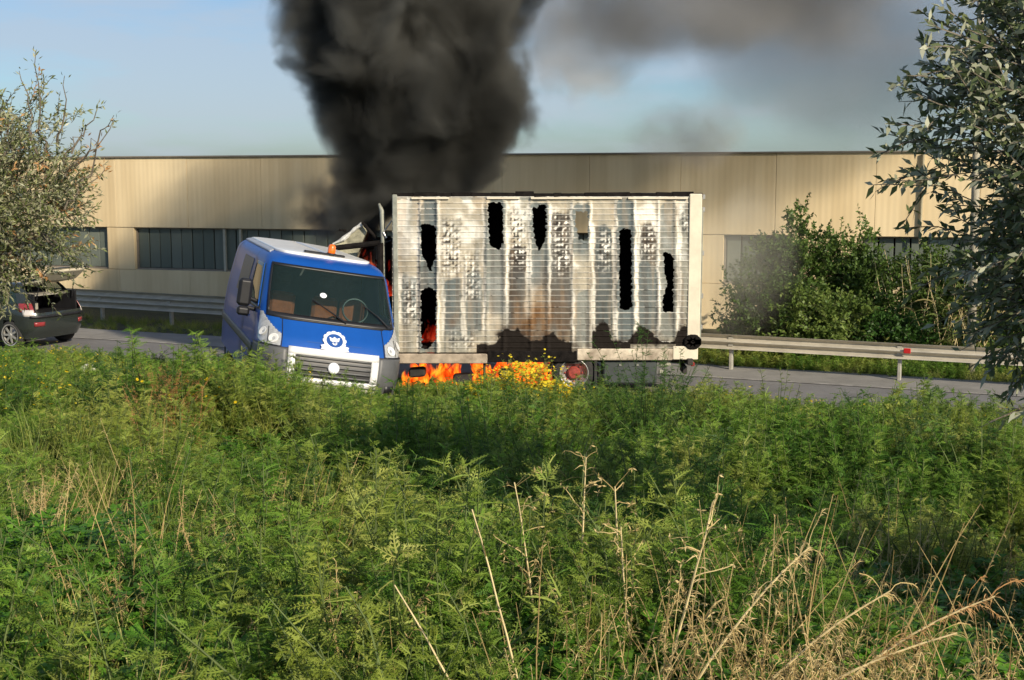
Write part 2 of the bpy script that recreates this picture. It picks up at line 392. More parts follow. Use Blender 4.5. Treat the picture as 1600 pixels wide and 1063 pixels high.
# ------------------------------------------------------------------ guard rails
def rail_profile(waves, h):
    pts = []
    n = waves * 8
    for i in range(n + 1):
        q = i / n; pts.append((-.045 * math.sin(q * waves * 2 * math.pi - math.pi / 2) , q * h))
    return pts
def guard_rail(pts, waves, h, zb, label, posts, group='guard rails along the far side of the road', refl=()):
    rt = empty('guard_rail', (pts[0].x, pts[0].y, 0)); tag(rt, label, 'guard rail', group)
    o0 = Vector((pts[0].x, pts[0].y, 0)); prof = rail_profile(waves, h)
    for i in range(len(pts) - 1):
        a, b = pts[i] - o0, pts[i + 1] - o0; d = (b - a).normalized(); nn = Vector((d.y, -d.x, 0)).normalized(); vs = []
        L = (b - a).length; m = max(1, int(round(L / 4.0)))
        for k in range(m):
            p, q = a + d * (L * k / m - .12), a + d * (L * (k + 1) / m); sk = .004 * (k % 2)
            v = [];
            for P in (p, q):
                for (o_, z_) in prof: v.append(P + nn * (o_ + sk) + Vector((0, 0, zb + z_)))
                for (o_, z_) in reversed(prof): v.append(P + nn * (o_ + sk - .012) + Vector((0, 0, zb + z_)))
            n = len(prof) * 2; f = [(j, (j + 1) % n, n + (j + 1) % n, n + j) for j in range(n)]
            ob = mesh_obj('rail_beam', v, f, M['rail'], rt, smooth=False)
    tot = pts[-1] - pts[0]
    pbase = None
    for s in posts:
        if pbase is None:
            pbase = MB().box((0, 0, (zb + h * .6) / 2), (.07, .11, zb + h * .6), bev=.01).box((0, -.045, zb + h * .5), (.09, .1, .18)).obj('post', M['rail_post'], rt); po = pbase
        else: po = share(pbase, 'post')
        p = pts[0].lerp(pts[-1], s) - o0; po.location = (p.x - .04, p.y + .13, 0); po.rotation_euler = (0, 0, math.atan2(tot.y, tot.x))
    for s in refl:
        p = pts[0].lerp(pts[-1], s) - o0
        MB().box((p.x, p.y - .08, zb + h * .55), (.13, .03, .1), rot=(0, 0, -.4), bev=.01).obj('reflector', M['reflector'], rt)
def rp(px, py, z):
    k = (py - CY) / F; th = math.tan(math.atan(k) + PITCH); D = (CAMZ - z) / th; D /= 1.0
    P = Wp(px, py, D); 
    return Vector((P.x, D, 0))
def post_s(a, b, px):
    k = (px - CX) / F; return (a.x - k * a.y) / (k * (b.y - a.y) - (b.x - a.x))
L0, L1 = rp(60, 448, .86), rp(345, 463, .86); dv = (L1 - L0)
guard_rail([L0 - dv * 1.2, L0, L1, L1 + dv * .5], 3, .48, .38, 'long pale triple-wave guard rail left of the blue van, behind the open hatchback', [.15, .30, .44, .58, .72, .83, .95])
R0, R1 = rp(1101, 519, .78), rp(1570, 543, .78); dv = R1 - R0
guard_rail([R0 - dv * .25, R0 + dv * 1.5], 2, .30, .46, 'pale double-wave guard rail right of the burnt truck, with a red reflector', [post_s(R0 - dv * .25, R0 + dv * 1.5, p_) for p_ in (1151, 1419, 1690)], refl=(post_s(R0 - dv * .25, R0 + dv * 1.5, 1421),))

# concrete pole behind the rail
pb = Wp(1517, 570, 23.9); pt = Wp(1536, -120, 23.9)
b_ = MB().tube([(0, 0, -.1), ((pt.x - pb.x) * .5, 0, (pt.z) * .5), (pt.x - pb.x, 0, pt.z)], [.085, .075, .06], 12)
o = b_.obj('concrete_pole', M['post'], smooth=True); o.location = (pb.x, pb.y, 0)
tag(o, 'slim pale pole standing behind the right guard rail, under the olive branches', 'pole')

# ------------------------------------------------------------------ smooth nets for vehicle bodies
def pchip(xk, Yk, x):
    xk = np.asarray(xk, float); Yk = np.asarray(Yk, float); h = np.diff(xk); d = np.diff(Yk, axis=0) / h[:, None]
    m = np.zeros_like(Yk); s = d[:-1] * d[1:] > 0
    w1, w2 = (2 * h[1:] + h[:-1])[:, None], (h[1:] + 2 * h[:-1])[:, None]
    with np.errstate(divide='ignore', invalid='ignore'):
        hm = (w1 + w2) / (w1 / d[:-1] + w2 / d[1:])
    m[1:-1] = np.where(s, np.nan_to_num(hm), 0); m[0] = d[0]; m[-1] = d[-1]
    i = np.clip(np.searchsorted(xk, x, side='right') - 1, 0, len(xk) - 2); t = ((x - xk[i]) / h[i])[:, None]; hh = h[i][:, None]
    return (2 * t**3 - 3 * t**2 + 1) * Yk[i] + (t**3 - 2 * t**2 + t) * hh * m[i] + (-2 * t**3 + 3 * t**2) * Yk[i + 1] + (t**3 - t**2) * hh * m[i + 1]
class Net:
    """rows x cols control points (x>=0 half), mirrored; v<0 is the -x side"""
    def __init__(s, G): s.G = np.array(G, float); s.nr, s.nc = s.G.shape[:2]
    def grid(s, us, vs):
        us, vs = np.asarray(us, float), np.asarray(vs, float); av = np.abs(vs)
        A = np.stack([pchip(np.arange(s.nc), s.G[r], av) for r in range(s.nr)])        # rows x V x 3
        B = np.stack([pchip(np.arange(s.nr), A[:, k], us) for k in range(len(vs))], 1)  # U x V x 3
        B[:, :, 0] *= np.where(vs < 0, -1, 1)[None, :]
        return B
    def normal(s, us, vs):
        e = .03; a = s.grid(np.clip(us + e, 0, s.nr - 1), vs) - s.grid(np.clip(us - e, 0, s.nr - 1), vs); b = s.grid(us, vs + e) - s.grid(us, vs - e)
        n = np.cross(b, a); l = np.linalg.norm(n, axis=-1, keepdims=True); n = n / np.maximum(l, 1e-9)
        return n
    def patch(s, name, u0, u1, v0, v1, mat, parent, off=0.0, thick=.0, nu=None, nv=None, mask=None, smooth=True, warp=None):
        nu = nu or max(2, int(abs(u1 - u0) * 6)); nv = nv or max(2, int(abs(v1 - v0) * 6))
        us, vs = np.linspace(u0, u1, nu + 1), np.linspace(v0, v1, nv + 1)
        if warp is None: P = s.grid(us, vs); Nn = s.normal(us, vs)
        P = P + Nn * off; idx = np.arange((nu + 1) * (nv + 1)).reshape(nu + 1, nv + 1)
        f = np.stack([idx[:-1, :-1], idx[:-1, 1:], idx[1:, 1:], idx[1:, :-1]], -1)
        if mask is not None:
            uc, vc = (us[:-1] + us[1:]) / 2, (vs[:-1] + vs[1:]) / 2; U, V = np.meshgrid(uc, vc, indexing='ij'); keep = ~mask(U, V); f = f[keep]
        f = f.reshape(-1, 4); V3 = P.reshape(-1, 3)
        if thick:
            n0 = len(V3); V3 = np.concatenate([V3, (P - Nn * thick).reshape(-1, 3)]); bd = []
            for a in range(nu): bd += [(idx[a, 0], idx[a + 1, 0]), (idx[a + 1, -1], idx[a, -1])]
            for a in range(nv): bd += [(idx[0, a + 1], idx[0, a]), (idx[-1, a], idx[-1, a + 1])]
            if mask is None: f = np.concatenate([f, np.array([(p, q, q + n0, p + n0) for p, q in bd])])
        return mesh_obj(name, V3, f, mat, parent, smooth)
    def at(s, u, v, off=0.0):
        p = s.grid([u], [v])[0, 0]; n = s.normal(np.array([u], float), np.array([v], float))[0, 0]; return Vector(p + n * off), Vector(n)
def rows(*rs): return [[(x, y, z) for (x, y, *zz), z in zip([p if len(p) == 2 else p[:2] for p in r[1]], [(p[2] if len(p) == 3 else r[0]) for p in r[1]])] for r in rs]

# ------------------------------------------------------------------ blue van
VN = Net(rows(
 (.26, [(0, .04), (.5, .06), (.82, .14), (.96, .36), (.99, .7), (1.0, 1.3), (1.0, 2.2), (1.0, 3.6), (.98, 4.95), (0, 5.0)]),
 (.55, [(0, -.05), (.5, -.03), (.84, .07), (.99, .30), (1.02, .7), (1.02, 1.3), (1.02, 2.2), (1.02, 3.6), (1.0, 4.97), (0, 5.02)]),
 (.80, [(0, .0), (.5, .02), (.86, .12), (1.0, .34), (1.03, .72), (1.03, 1.3), (1.03, 2.2), (1.03, 3.6), (1.01, 4.97), (0, 5.02)]),
 (.98, [(0, .10), (.5, .12), (.84, .22), (1.0, .46), (1.03, .8), (1.03, 1.32), (1.03, 2.2), (1.03, 3.6), (1.01, 4.97), (0, 5.02)]),
 (1.24, [(0, .40), (.5, .42), (.82, .50), (.97, .72), (1.01, .98), (1.02, 1.4), (1.02, 2.2), (1.02, 3.6), (1.0, 4.97), (0, 5.02)]),
 (1.60, [(0, .80), (.48, .82), (.80, .90), (.92, 1.08), (.96, 1.28), (.975, 1.6), (.98, 2.25), (.98, 3.6), (.96, 4.96), (0, 5.0)]),
 (1.95, [(0, 1.16), (.46, 1.18), (.75, 1.25), (.87, 1.40), (.90, 1.58), (.91, 1.8), (.92, 2.3), (.92, 3.6), (.9, 4.95), (0, 4.98)]),
 (2.045, [(0, 1.34), (.44, 1.36), (.68, 1.42), (.79, 1.58), (.83, 1.75), (.84, 1.95), (.84, 2.4), (.84, 3.6), (.82, 4.9), (0, 4.93)]),
 (2.10, [(0, 1.62), (.38, 1.64), (.55, 1.70), (.63, 1.85), (.66, 2.0), (.67, 2.15), (.67, 2.5), (.67, 3.6), (.65, 4.8), (0, 4.82)]),
 (2.125, [(0, 1.9), (.01, 1.92), (.015, 1.95), (.02, 2.0), (.02, 2.1), (.02, 2.2), (.02, 2.6), (.02, 3.6), (.02, 4.7), (0, 4.75)])))
VROT = Euler((R(1.5), R(6.8), R(17)), 'ZYX') if False else Euler((R(1.0), R(9.2), R(19)), 'XYZ')
van = empty('van', (0, 0, 0), VROT); tag(van, 'blue van facing the camera, tilted on the verge beside the burning truck', 'van')
van.location = Wp(520, 582, 16.8) - VROT.to_matrix() @ Vector((0, -.05, .62))
def glass_mask(U, V):
    a = np.abs(V)
    return ((U > 4.05) & (U < 5.92) & (a < 2.45)) | ((U > 4.2) & (U < 5.8) & (a > 3.35) & (a < 5.75))
VN.patch('body', 0, 9, -9, 9, M['blue'], van, nu=72, nv=160, mask=glass_mask)
VN.patch('windshield', 4.1, 5.9, -2.42, 2.42, M['windshield'], van, off=.012, thick=.01)
# black ceramic frame around the windscreen
for (a, b, c, d) in ((4.0, 4.17, -2.5, 2.5), (5.82, 5.96, -2.5, 2.5), (4.17, 5.82, -2.5, -2.34), (4.17, 5.82, 2.34, 2.5)):
    VN.patch('windshield_seal', a, b, c, d, M['black'], van, off=.018, thick=.012)
for s in (-1, 1):
    VN.patch('side_window', 4.2, 5.8, s * 3.35, s * 5.75, M['side_glass'], van, off=.004, thick=.008)
    VN.patch('window_seal', 4.12, 4.24, s * 3.3, s * 5.8, M['black'], van, off=.012, thick=.01)
    VN.patch('window_pillar', 4.2, 5.8, s * 3.62, s * 3.75, M['blue'], van, off=.014, thick=.012)
    for v_ in (4.05, 5.85): VN.patch('door_seam', .2, 5.9, s * v_, s * (v_ + .035), M['black'], van, off=.006)
    VN.patch('door_handle', 3.4, 3.55, s * 5.45, s * 5.7, M['black'], van, off=.03, thick=.025)
    VN.patch('side_moulding', 1.5, 2.0, s * 4.1, s * 7.9, M['bumper'], van, off=.02, thick=.02)
    VN.patch('wheel_arch', 0, 1.9, s * 3.75, s * 4.75, M['black'], van, off=.012, thick=.01)
    # bumper side
    VN.patch('bumper_corner', 0.0, 2.35, s * 1.32, s * 3.7, M['bumper'], van, off=.028, thick=.03)
    # headlight: reflector bowl behind a clear lens
    cutm = lambda U, V: (U > 3.25 + .75 * (np.abs(V) - 1.62)) | (U < 2.45 + .45 * np.clip(np.abs(V) - 2.5, 0, 2))
    hl = VN.patch('headlight', 2.42, 4.1, s * 1.62, s * 3.1, M['lamp_shell'], van, off=.014, nu=30, nv=30, mask=cutm)
    VN.patch('headlight_divider', 2.5, 3.5, s * 2.24, s * 2.29, M['bumper'], hl, off=.02)
    VN.patch('headlight_lens', 2.42, 4.1, s * 1.60, s * 3.12, M['lens'], hl, off=.030, nu=30, nv=30, mask=cutm)
    VN.patch('headlight_rim', 2.36, 2.44, s * 1.58, s * 3.16, M['black'], hl, off=.026, thick=.02)
    for v_, u_, r_ in ((1.95, 2.92, .065), (2.6, 3.2, .06)):
        p, n = VN.at(u_, s * v_, .022)
        MB().lathe([(.001, -.01), (r_ * .45, -.008), (r_, .006), (r_ * 1.1, .004)], p, n, 20).obj('headlight_bulb', M['white_paint'], hl, True)
    # fog slot
    VN.patch('fog_slot', .35, .8, s * 1.75, s * 2.35, M['black'], van, off=.032, thick=.01)
    # mirror: arm and tall housing
    if s < 0:
        mo = MB().box((s * 1.20, 1.05, 1.48), (.20, .12, .40), bev=.04).box((s * 1.19, 1.05, 1.21), (.18, .12, .13), bev=.03).obj('mirror', M['black'], van, bevel=.01)
        MB().tube([(s * .99, 1.12, 1.36), (s * 1.14, 1.08, 1.40)], .03, 8).tube([(s * .99, 1.12, 1.24), (s * 1.14, 1.08, 1.26)], .03, 8).obj('mirror_arm', M['black'], mo)
    VN.patch('side_window', 4.25, 5.75, s * 6.15, s * 6.95, M['black'], van, off=.008)
    for v_ in (6.0, 7.6): VN.patch('door_seam', .2, 6.9, s * v_, s * (v_ + .025), M['black'], van, off=.006)
    for yy in (.85, 4.0):
        w = MB().lathe([(.2, -.11), (.30, -.11), (.335, -.07), (.335, .07), (.30, .11), (.2, .11)], (s * .88, yy, .335), (1, 0, 0), 28).obj('wheel', M['rubber'], van, True)
        MB().lathe([(.02, .06), (.06, .07), (.19, .05), (.205, .10), (.2, -.1)], (s * .88, yy, .335), (s, 0, 0), 20).obj('rim', M['silver'], w, True)
# central bumper, hood line
VN.patch('bumper_centre', 0.0, .62, -1.32, 1.32, M['ash'], van, off=.03, thick=.03)
VN.patch('hood_seam', 3.95, 3.985, -1.7, 1.7, M['black'], van, off=.003)
VN.patch('cowl', 3.985, 4.04, -2.3, 2.3, M['black'], van, off=.006, thick=.004)
for s in (-1, 1):
    VN.patch('hood_gap', 2.3, 3.95, s * 1.57, s * 1.6, M['black'], van, off=.008)
    VN.patch('bumper_gap', 2.33, 2.37, s * 1.3, s * 4.0, M['black'], van, off=.032)
VN.patch('hood_edge', 3.0, 3.04, -.75, .75, M['emblem_blue'], van, off=.004)
# grille: silver frame, black bed, slats, round badge
gf = empty('grille', (0, 0, 0)); gf.parent = van
for (a, b, c, d) in ((2.02, 2.5, -1.32, 1.32), (.62, .86, -1.32, 1.32), (.86, 2.02, -1.32, -1.08), (.86, 2.02, 1.08, 1.32)):
    VN.patch('grille_frame', a, b, c, d, M['silver'], gf, off=.045, thick=.04)
VN.patch('grille_bed', .8, 2.1, -1.1, 1.1, M['black'], gf, off=.008)
for k in range(5):
    u = .98 + k * .235
    VN.patch('grille_slat', u, u + .085, -1.08, 1.08, M['bumper'], gf, off=.034, thick=.02)
p, n = VN.at(1.45, 0, .05)
MB().lathe([(.0, .012), (.055, .012), (.075, .006), (.082, -.02)], p, n, 24).obj('badge', M['emblem_white'], gf, True)
# number plate carrier
# wipers
for (u0, v0, u1, v1) in ((4.72, -.55, 4.03, .35), (4.72, .95, 4.03, 1.95)):
    A, _ = VN.at(u0, v0, .035); Bm, _ = VN.at((u0 + u1) / 2, (v0 + v1) / 2, .05); C_, _ = VN.at(u1, v1, .035)
    MB().tube([A, Bm, C_], [.008, .011, .016], 6).obj('wiper', M['black'], van)
# emblem: wreath ring, inner shield with crossed shapes, ribbon
pe, ne = VN.at(3.15, 0, .012); tx = Vector((1, 0, 0)); ty = ne.cross(tx).normalized(); em = empty('emblem', (0, 0, 0)); em.parent = van
def ringpoly(r0, r1, a0, a1, n): 
    return [(r1 * math.cos(a0 + (a1 - a0) * i / n), r1 * math.sin(a0 + (a1 - a0) * i / n)) for i in range(n + 1)] + [(r0 * math.cos(a1 - (a1 - a0) * i / n), r0 * math.sin(a1 - (a1 - a0) * i / n)) for i in range(n + 1)]
w_ = MB(); ec = pe + ty * .02
for k in range(24):
    a = math.radians(100 + k * 15 - 180); 
    w_.prism(ringpoly(.118, .158 + .01 * (k % 2), a, a + math.radians(16), 3), ec, tx, ty, .006)
w_.obj('wreath', M['emblem_white'], em)
MB().prism([(.118 * math.cos(i * math.pi / 14), .118 * math.sin(i * math.pi / 14)) for i in range(28)], ec, tx, ty, .003).obj('emblem_disc', M['emblem_blue'], em)
MB().prism([(-.075, .055), (-.03, .035), (0, .065), (.03, .035), (.075, .055), (.06, -.01), (.02, -.03), (0, -.015), (-.02, -.03), (-.06, -.01)], ec + ne * .004, tx, ty, .005).prism([(-.04, -.045), (-.01, -.04), (0, -.085), (.01, -.04), (.04, -.045), (.02, -.075), (-.02, -.075)], ec + ne * .004, tx, ty, .005).obj('emblem_bird', M['emblem_white'], em)
MB().prism([(-.20, -.10), (-.15, -.085), (-.10, -.125), (0, -.15), (.10, -.125), (.15, -.085), (.20, -.10), (.185, -.14), (.20, -.165), (.12, -.175), (0, -.205), (-.12, -.175), (-.20, -.165), (-.185, -.14)], ec + ne * .003, tx, ty, .007).obj('ribbon', M['emblem_white'], em)
# interior
MB().box((0, 1.0, 1.08), (1.75, .55, .28), bev=.08).obj('dashboard', M['dash'], van, bevel=.02)
MB().box((0, 2.75, 1.12), (1.7, .04, 1.5)).obj('bulkhead', M['dash'], van)
for sx in (-.48, .18, .62):
    st = MB().box((sx, 1.95, .95), (.42, .5, .16), bev=.05).box((sx, 2.15, 1.24), (.40, .14, .46), rot=(-.15, 0, 0), bev=.05).obj('seat', M['seat'], van, bevel=.02)
    MB().box((sx, 2.22, 1.68), (.24, .10, .18), bev=.04).obj('headrest', M['dash'], st)
sw = []
for k in range(25): q = k / 24 * 2 * math.pi; sw.append((.5 + .19 * math.cos(q), 1.38 + .08 * math.sin(q), 1.38 + .17 * math.sin(q)))
MB().tube(sw, .016, 6).obj('steering_wheel', M['black'], van)
p, n = VN.at(4.95, -.25, .022)
MB().lathe([(.0, .004), (.04, .004), (.05, 0)], p, n, 18).obj('windshield_sticker', M['emblem_white'], van)
MB().box((.05, 1.32, 1.88), (.24, .04, .07), bev=.015).obj('rear_view_mirror', M['black'], van)
# white raised roof section with bar and beacon
VN.patch('roof_panel', 7.72, 9, -9, 9, M['white_paint'], van, off=.03, thick=.03, nv=120)
VN.patch('roof_side', 7.2, 7.7, -8.5, -4.2, M['grey_roof'], van, off=.02, thick=.02)
MB().box((-.02, 1.70, 2.15), (.62, .1, .035), bev=.012).obj('roof_bar', M['black'], van)
bc = MB().lathe([(.055, 0), (.06, .03), (.058, .11), (.04, .145), (0, .15)], (.08, 1.70, 2.16), (0, 0, 1), 18).obj('beacon', M['beacon'], van, True)
MB().lathe([(.068, -.02), (.068, .015), (0, .016)], (.08, 1.70, 2.16), (0, 0, 1), 18).obj('beacon_base', M['black'], bc)

# ------------------------------------------------------------------ burnt truck
TD = 21.7; TB = 24.0
truck = empty('truck', (0.6, 22.8, 0)); tag(truck, 'burning box truck with a scorched white cargo body full of holes', 'truck')
TO = Vector((0.6, 22.8, 0))
def TP(px, py, D=TD): return Wp(px, py, D) - TO
# side panel as a fine sheet: 1 cell per photo pixel
PX0, PX1, PY0, PY1 = 613.0, 1084.0, 307.0, 551.0
npx, npy = 470, 366
gx, gy = np.linspace(PX0, PX1, npx + 1), np.linspace(PY0, PY1, npy + 1)
GX, GY = np.meshgrid(gx, gy)
def vnoise(x, y, s, seed):
    r_ = np.random.default_rng(seed); T = r_.random((64, 64)); xi, yi = x / s, y / s
    x0, y0 = np.floor(xi).astype(int), np.floor(yi).astype(int); fx, fy = xi - x0, yi - y0; fx = fx * fx * (3 - 2 * fx); fy = fy * fy * (3 - 2 * fy)
    g = lambda a, b: T[(b % 64), (a % 64)]
    return (g(x0, y0) * (1 - fx) + g(x0 + 1, y0) * fx) * (1 - fy) + (g(x0, y0 + 1) * (1 - fx) + g(x0 + 1, y0 + 1) * fx) * fy
def fbm(x, y, s, seed): return (vnoise(x, y, s, seed) + .5 * vnoise(x, y, s / 2, seed + 1) + .25 * vnoise(x, y, s / 4, seed + 2)) / 1.75
def inpoly(x, y, P):
    c = np.zeros(x.shape, bool); n = len(P)
    for i in range(n):
        (x1, y1), (x2, y2) = P[i], P[(i + 1) % n]
        if y1 == y2: continue
        c ^= ((y1 > y) != (y2 > y)) & (x < (x2 - x1) * (y - y1) / (y2 - y1) + x1)
    return c
HOLES = [
 [(659, 353), (664, 349), (669, 352), (680, 352), (681, 385), (680, 403), (677, 408), (674, 424), (670, 424), (667, 410), (661, 403), (659, 390)],
 [(658, 456), (669, 448), (681, 456), (681, 530), (674, 537), (668, 545), (660, 545)],
 [(763, 317), (785, 318), (786, 380), (778, 391), (768, 386), (764, 380)],
 [(833, 322), (840, 325), (843, 320), (853, 321), (853, 370), (848, 380), (842, 392), (838, 383), (833, 360)],
 [(899, 331), (918, 331), (918, 374), (905, 374), (900, 352)],
 [(968, 362), (972, 357), (986, 360), (987, 478), (980, 486), (969, 484)],
 [(1037, 396), (1043, 394), (1052, 403), (1051, 487), (1036, 487), (1036, 468), (1043, 446), (1038, 425)]]
rib = (GY - PY0) / (PY1 - PY0) * 27.0; rf = rib % 1.0
jx = .6 * np.sin(rib * 2 * math.pi) + (vnoise(GX, GY, 3.0, 5) - .5) * 3.0; jy = (vnoise(GX, GY, 4.0, 9) - .5) * 4
hole = np.zeros(GX.shape, bool)
for P in HOLES: hole |= inpoly(GX + jx, GY + jy, P)
# paint: cream base with bare aluminium lanes, blistered flecks, soot
cream = np.array([.45, .415, .34]); white = np.array([.78, .76, .70]); alu = np.array([.175, .20, .20]); dk = np.array([.06, .055, .05]); soot = np.array([.016, .013, .011]); tan = np.array([.46, .35, .24])
C = np.ones(GX.shape + (3,)) * cream; metal = np.zeros(GX.shape)
wx = GX + (fbm(GX, GY, 14, 21) - .5) * 7; wy = GY + (fbm(GX, GY, 18, 31) - .5) * 22
def lerp(Cc, c, k): k = np.clip(k, 0, 1)[..., None]; return Cc * (1 - k) + c * k
wht = np.clip((fbm(GX, GY, 26, 41) - .50) * 6, 0, 1) * np.clip((520 - GY) / 60, 0, 1)
C = lerp(C, white, wht * .8)
def lane(x0, x1, y0, y1, c, k, arch=True):
    cx_, hw = (x0 + x1) / 2, (x1 - x0) / 2; top = y0 + (8 * (np.abs(wx - cx_) / hw) ** 3 if arch else 0)
    k = min(1, k * 1.15); e = np.clip((hw - np.abs(wx - cx_)) / 2.2, 0, 1) * np.clip((wy - top) / 4, 0, 1) * np.clip((y1 - wy) / 18, 0, 1)
    return lerp(C, c, e * k), e
for (x0, x1, y0, y1, c, k, mt) in (
    (655, 684, 313, 560, alu, .85, .5), (626, 652, 425, 515, alu, .75, .2), (694, 722, 435, 535, alu, .85, .3), (728, 754, 425, 535, alu, .75, .3),
    (757, 790, 312, 500, alu, .65, .4), (794, 822, 385, 545, dk * 1.6, .9, .2), (829, 859, 318, 460, alu, .75, .4), (860, 893, 330, 530, dk * 2, .75, .2),
    (895, 922, 318, 410, alu, .8, .5), (897, 922, 450, 545, alu * 1.3, .6, .5), (929, 958, 350, 540, alu * .75, .85, .3), (963, 992, 309, 540, alu, .85, .5), (1000, 1026, 350, 425, dk * 1.4, .75, .2), (997, 1028, 410, 535, alu, .8, .4),
    (1030, 1058, 313, 540, alu, .6, .4), (1064, 1078, 320, 520, alu * 1.1, .4, .2)):
    C, e = lane(x0, x1, y0, y1, c, k); metal = np.maximum(metal, e * mt * .25)
    # pale rolled rim round each lane
    cx_, hw = (x0 + x1) / 2, (x1 - x0) / 2; rim = np.exp(-((np.abs(wx - cx_) - hw - 1.5) / 1.8) ** 2) * np.clip((wy - y0 + 4) / 8, 0, 1) * np.clip((y1 - wy) / 20, 0, 1)
    C = lerp(C, white, rim * .75)
# diagonal blister flecks, strongest between lanes
fl = .75 * np.sin(math.pi * (GX / 5.6 + rib)) * np.sin(math.pi * (GX / 5.6 - rib)) + (vnoise(GX + GY * .6, GY, 4.2, 77) - .5) * 2.4 + (fbm(GX, GY, 12, 78) - .5) * 1.2
reg = np.zeros(GX.shape)
for (x0, x1, y0, y1) in ((628, 652, 430, 520), (688, 722, 340, 440), (724, 752, 385, 470), (795, 824, 325, 430), (862, 892, 320, 440), (933, 957, 350, 430), (1000, 1026, 345, 420), (700, 745, 510, 552), (1062, 1080, 320, 370)):
    reg = np.maximum(reg, np.clip(np.minimum(np.minimum(wx - x0, x1 - wx) / 9, np.minimum(wy - y0, y1 - wy) / 34) * (.5 + 1.4 * fbm(GX, GY, 20, 333)), 0, 1))
C = lerp(C, dk, np.clip((fl - .35) * 3, 0, 1) * reg); C = lerp(C, white, np.clip((-fl - .35) * 3, 0, 1) * reg)
C = lerp(C, alu * .9, .55 * (GY < 313) * (fbm(GX, GY, 9, 177) > .42))
# soot veil at the front upper edge, brown scorch low centre
C = lerp(C, dk * 1.6, np.exp(-((wx - 628) / 14) ** 2 - ((wy - 395) / 70) ** 2) * .45)
br = np.exp(-((wx - 838) / 46) ** 2 - ((wy - 515) / 62) ** 2); C = lerp(C, np.array([.19, .115, .06]), np.clip(br * 1.15 * (.8 + 1.0 * (fbm(GX, GY * .6, 14, 55) - .5)), 0, 1))
C = lerp(C, np.array([.10, .065, .04]), np.exp(-((wx - 845) / 40) ** 2 - ((wy - 535) / 22) ** 2) * .8 * (fbm(GX, GY * 3, 12, 58) > .45))
C = lerp(C, np.array([.22, .15, .10]), np.exp(-((wx - 708) / 8) ** 2 - ((wy - 502) / 9) ** 2) * .9)
st = np.clip((fbm(GX * 3, GY * .25, 20, 61) - .55) * 4, 0, 1); C = lerp(C, tan, st * .35)
sk = np.clip((fbm(GX * 2.6, GY * .18, 16, 261) - .52) * 5, 0, 1) * np.clip((GY - 330) / 80, 0, 1); C = lerp(C, dk * 2.2, sk * .5); sk2 = np.clip((fbm(GX * 1.4, GY * .5, 22, 271) - .5) * 4, 0, 1); C = lerp(C, alu * 1.2, sk2 * .35)
C = np.clip(C, 0.001, 1) ** 1.28 * 1.16
C = lerp(C, dk * .8, np.clip((fl - .35) * 3, 0, 1) * reg * .6); C = lerp(C, white * 1.05, np.clip((-fl - .45) * 3, 0, 1) * reg * .5)
# charred skirt along the foot with arched tongues
chy = 538 - 18 * np.clip(np.abs(np.sin((GX - 756) / 32.0 * math.pi / 2.2)), 0, 1) ** 3 + (fbm(GX, GY, 9, 91) - .5) * 22
chy = np.where(GX < 745, 640, chy); chy = np.where((GX > 905) & (GX < 925), 545, chy)
for cxp, h, w_c in ((815, 18, 18), (945, 26, 11), (1012, 12, 20), (1065, 13, 15)): chy = chy - h * np.exp(-((GX - cxp) / w_c) ** 2) * (GX > 745)
chy = np.where(GX > 925, np.minimum(chy, 534 + (fbm(GX, GY, 6, 97) - .5) * 14), chy); k = np.clip((GY - chy) / 2.5, 0, 1)
patchy = np.where((GX > 985) & (GX < 1055) & (GY > 538), .25, 1.0); patchy = np.where((GX > 893) & (GX < 922) & (GY > 533), .1, patchy)
C = lerp(C, soot * 3, np.clip(np.exp(-(chy - GY) / 9.0), 0, 1) * .75 * np.clip((fbm(GX, GY, 8, 191) - .3) * 3, 0, 1) * (GX > 742)); C = lerp(C, soot, k * patchy); metal *= 1 - k
C = lerp(C, soot * 2, np.clip(1 - np.abs(GX - 616) / 3, 0, 1) * .5)
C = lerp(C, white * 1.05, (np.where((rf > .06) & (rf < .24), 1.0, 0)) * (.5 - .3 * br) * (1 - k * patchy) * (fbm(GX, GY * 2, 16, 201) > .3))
C *= (.90 + .2 * fbm(GX, GY, 5, 95))[..., None]
# relief
ribh = np.where(rf < .22, np.sin(rf / .22 * math.pi) * .020, 0.0) + .006 * (rf - .5)
bl = (fbm(GX, GY, 7, 13) - .5) * .010 * (1 + .8 * reg) + (fbm(GX, GY, 60, 17) - .5) * .05
for P in HOLES:   # curl round the holes
    cxp = sum(a for a, _ in P) / len(P); bl = bl + .02 * np.exp(-((np.abs(GX - cxp) - 13) / 3) ** 2)
dep = ribh + bl
c_, s_ = math.cos(PITCH), math.sin(PITCH); A_, B_ = (GX - CX) / F, (CY - GY) / F
dY = c_ + B_ * s_; tt = TD / dY; PXw = A_ * tt - TO.x; PZw = CAMZ + (-s_ + B_ * c_) * tt; PYw = TD - dep - TO.y
V3 = np.stack([PXw, PYw, PZw], -1).reshape(-1, 3)
id2 = np.arange((npx + 1) * (npy + 1)).reshape(npy + 1, npx + 1)
fq = np.stack([id2[:-1, :-1], id2[1:, :-1], id2[1:, 1:], id2[:-1, 1:]], -1); keep = ~(hole[:-1, :-1] | hole[1:, 1:])
mesh_obj('side_panel', V3, fq[keep].reshape(-1, 4), M['paint'], truck, True, colr=np.concatenate([C, metal[..., None]], -1).reshape(-1, 4))
tl, brr = TP(PX0, PY0), TP(PX1, PY1); XL, XR, ZTp, ZBt = TP(612, 303).x, TP(1102, 303).x, TP(612, 304).z, TP(612, 549).z
yF, yB = TD - TO.y, TB - TO.y
